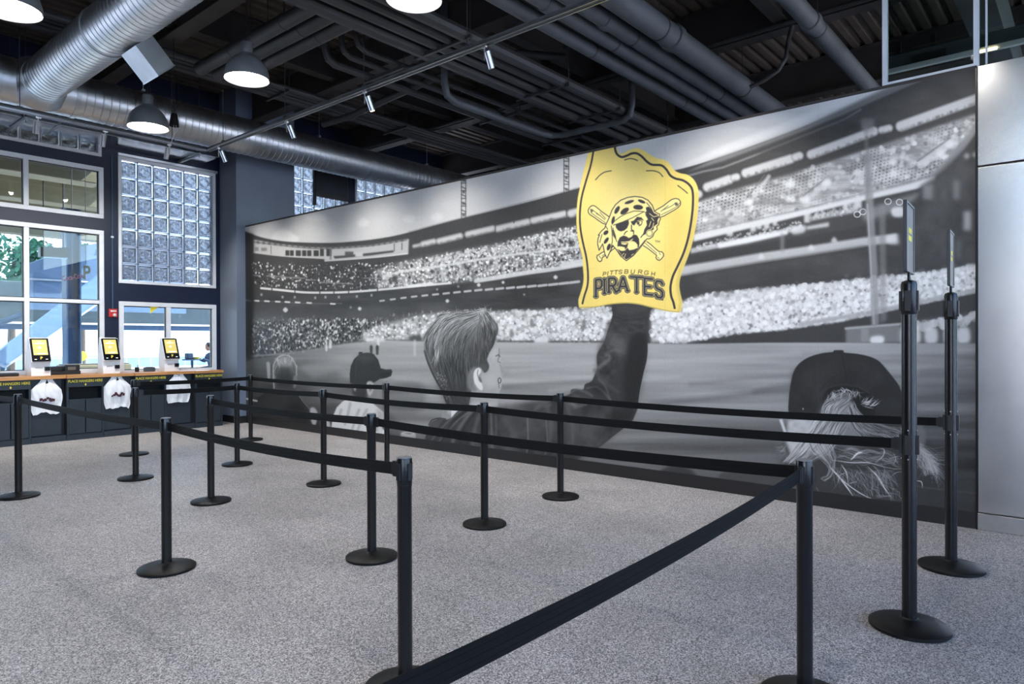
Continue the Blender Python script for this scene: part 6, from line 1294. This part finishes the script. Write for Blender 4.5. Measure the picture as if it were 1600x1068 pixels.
# person: skin-modifier body seated on the stool, side view, leaning to the table
t = thing('person', 'person in dark blue clothes seated at the outdoor table', 'person', (-20, 3.2, 0))
J = [(0, 0, .72), (0, .02, .92), (0, -.02, 1.12), (0, -.07, 1.21), (.16, -.04, 1.12), (.19, -.12, .92), (.12, -.34, 1.02), (-.16, -.04, 1.12), (-.19, -.12, .92), (-.12, -.34, 1.02), (.10, 0, .72), (.12, -.40, .70), (.11, -.38, .32), (.11, -.50, .26), (-.10, 0, .72), (-.12, -.40, .70), (-.11, -.38, .32), (-.11, -.50, .26)]
E_ = [(0, 1), (1, 2), (2, 3), (2, 4), (4, 5), (5, 6), (2, 7), (7, 8), (8, 9), (0, 10), (10, 11), (11, 12), (12, 13), (0, 14), (14, 15), (15, 16), (16, 17)]
RR = [.14, .13, .13, .055, .065, .05, .035, .065, .05, .035, .10, .07, .05, .04, .10, .07, .05, .04]
me = bpy.data.meshes.new('body'); me.from_pydata(J, E_, []); o = bpy.data.objects.new('body', me); COL.objects.link(o)
md = o.modifiers.new('skin', 'SKIN'); lay = me.skin_vertices[0].data
for i, r_ in enumerate(RR): lay[i].radius = (r_, r_)
lay[0].use_root = True; o.modifiers.new('sub', 'SUBSURF').levels = 1; o.modifiers['sub'].render_levels = 1
dg = bpy.context.evaluated_depsgraph_get(); mb = bpy.data.meshes.new_from_object(o.evaluated_get(dg)); bpy.data.objects.remove(o)
mb.materials.clear(); mb.materials.append(M['cloth']); mb.polygons.foreach_set('use_smooth', [True] * len(mb.polygons)); o = bpy.data.objects.new('body', mb); COL.objects.link(o); o.parent = t
MB().lathe([(0, -.12), (.045, -.11), (.075, -.05), (.085, .02), (.075, .08), (.04, .115), (0, .125)], 16).tube([(0, -.075, -.03), (0, -.105, -.045), (0, -.075, -.05)], [.012, .016, .012], 8).build('head', 'skin', t, loc=(0, -.10, 1.36)); MB().lathe([(0, .14), (.05, .128), (.088, .08), (.096, .02), (.088, .0)], 16).build('hair', 'plastic', t, loc=(0, -.085, 1.36))
# low planter box and yellow signs between the columns
t = thing('planter_box', 'olive planter box outside below the yellow signs', 'planter', (-17.5, -.75, 0)); MB().bbox(-.25, -.7, 0, .25, .7, 1.0, .02).build('box_sides', 'soffit', t); MB().box(-.2, -.66, 1.0, .2, .66, 1.02).build('soil', 'bark', t)
for i, (px, py, r_, lab) in enumerate(((112, 556, .13, 'left yellow round sign outside behind the printer'), (128, 556, .13, 'right yellow round sign outside behind the printer'), (121, 526, .1, 'upper yellow round sign outside behind the printer'))):
    p = at(px, py, 0, -22.0); t = thing('round_sign', lab, 'sign', (p.x, p.y, 0)); MB().lathe([(0, .03), (r_, .02), (r_ * 1.05, 0), (r_, -.02), (0, -.03)], 20, (0, 0, p.z), 'x').build('disc', 'yellow', t); MB().tube([(-.04, 0, 0), (-.04, 0, p.z)], .02, 8).build('sign_post', 'frame', t)
# hanging fixtures under the overhang
t = thing('hanging_heater', 'long dark box light hung outside in the big window', 'light', tuple(at(84, 394, 0, -16.6))); MB().obox((0, 0, 0), (.0, .26, .02), (.09, 0, 0), (0, 0, .1)).build('housing', 'plastic', t); MB().box(-.07, -.24, -.115, .07, .24, -.102).build('tube_lens', 'stair_blue', t)
for y in (-.18, .18): MB().tube([(0, y, .1), (0, y, 2.9 if False else 5.29 - at(84, 394, 0, -16.6).z)], .012, 6).build('stem', 'plastic', t)
# neon style window signs: cursive red-white drink sign and a plain P
p = at(113, 433, 0, -14.2); t = thing('script_sign', 'small pale red script sign outside the big window', 'sign', (p.x, p.y, p.z))
text_obj('script_letters', 'Coca-Cola', .13, 'sign_red', t, Matrix.Translation((.02, 0, 0)) @ FACE_X @ Matrix.Rotation(R(14), 4, 'Z'), .62) if 'sign_red' in M else None
MB().tube([(-.01, 0, .09), (-.01, 0, 5.29 - p.z)], .006, 6).build('sign_wire', 'plastic', t)
p = at(134.5, 427, 0, -14.2); t = thing('letter_sign', 'small pale letter P sign outside the big window', 'sign', (p.x, p.y, p.z))
text_obj('sign_letter', 'P', .36, 'sign_tan', t, Matrix.Translation((.02, 0, 0)) @ FACE_X, .7); MB().tube([(-.01, 0, .17), (-.01, 0, 5.29 - p.z)], .006, 6).build('sign_wire', 'plastic', t)
# trees
leaf_me = None
def tree(x, y, zc, h, r_, label, seed):
    global leaf_me
    rr = random.Random(seed); t = thing('leafy_tree', label, 'tree', (x, y, 0), 0, 'trees beyond the overhang')
    MB().tube([(0, 0, 0), (.05, .02, zc * .6), (.0, .1, zc + h * .2)], [.14, .1, .05], 10).build('trunk', 'bark', t)
    m = MB()
    for k in range(900):
        a, b_, q = rr.uniform(0, 6.283), math.acos(rr.uniform(-1, 1)), rr.random() ** .4
        c = Vector((math.cos(a) * math.sin(b_) * r_ * q, math.sin(a) * math.sin(b_) * r_ * q, zc + math.cos(b_) * h * .5 * q)); s_ = rr.uniform(.08, .16)
        u = Vector((rr.gauss(0, 1), rr.gauss(0, 1), rr.gauss(0, 1))).normalized(); w = u.orthogonal().normalized()
        m.add([c - u * s_, c - w * s_ * .55, c + u * s_, c + w * s_ * .55], [(0, 1, 2, 3)])
    o = m.build('crown', 'tree', t); o['kind'] = 'stuff'
for (px, py, h, r_, lab, sd) in ((16, 430, 2.9, 1.35, 'green tree outside the left pane of the big window', 3), (61, 414, 1.7, .75, 'small green tree outside just right of the mullion of the big window', 5), (126, 408, 1.2, .9, 'pale green tree top outside above the letter sign', 8)):
    p = at(px, py, 0, -27.0); tree(-27, p.y, p.z, h, r_, lab, sd)

# pale sunlit building across the street behind the camera (only its reflection shows in the steel wall)
t = thing('opposite_building', 'pale building across the street behind the camera', 'building', (3.0, -32.0, 0))
MB().bbox(-9, -6, 0, 12, 0, 6.6, .03).build('facade', 'stand', t)
for k in range(9): MB().bbox(-8 + k * 2.2, -.02, .6, -6.6 + k * 2.2, .03, 2.3, .01).build('window', 'dim', t)
MB().box(-9.2, -.4, 6.6, 12.2, .2, 6.85).build('cornice', 'concrete', t)
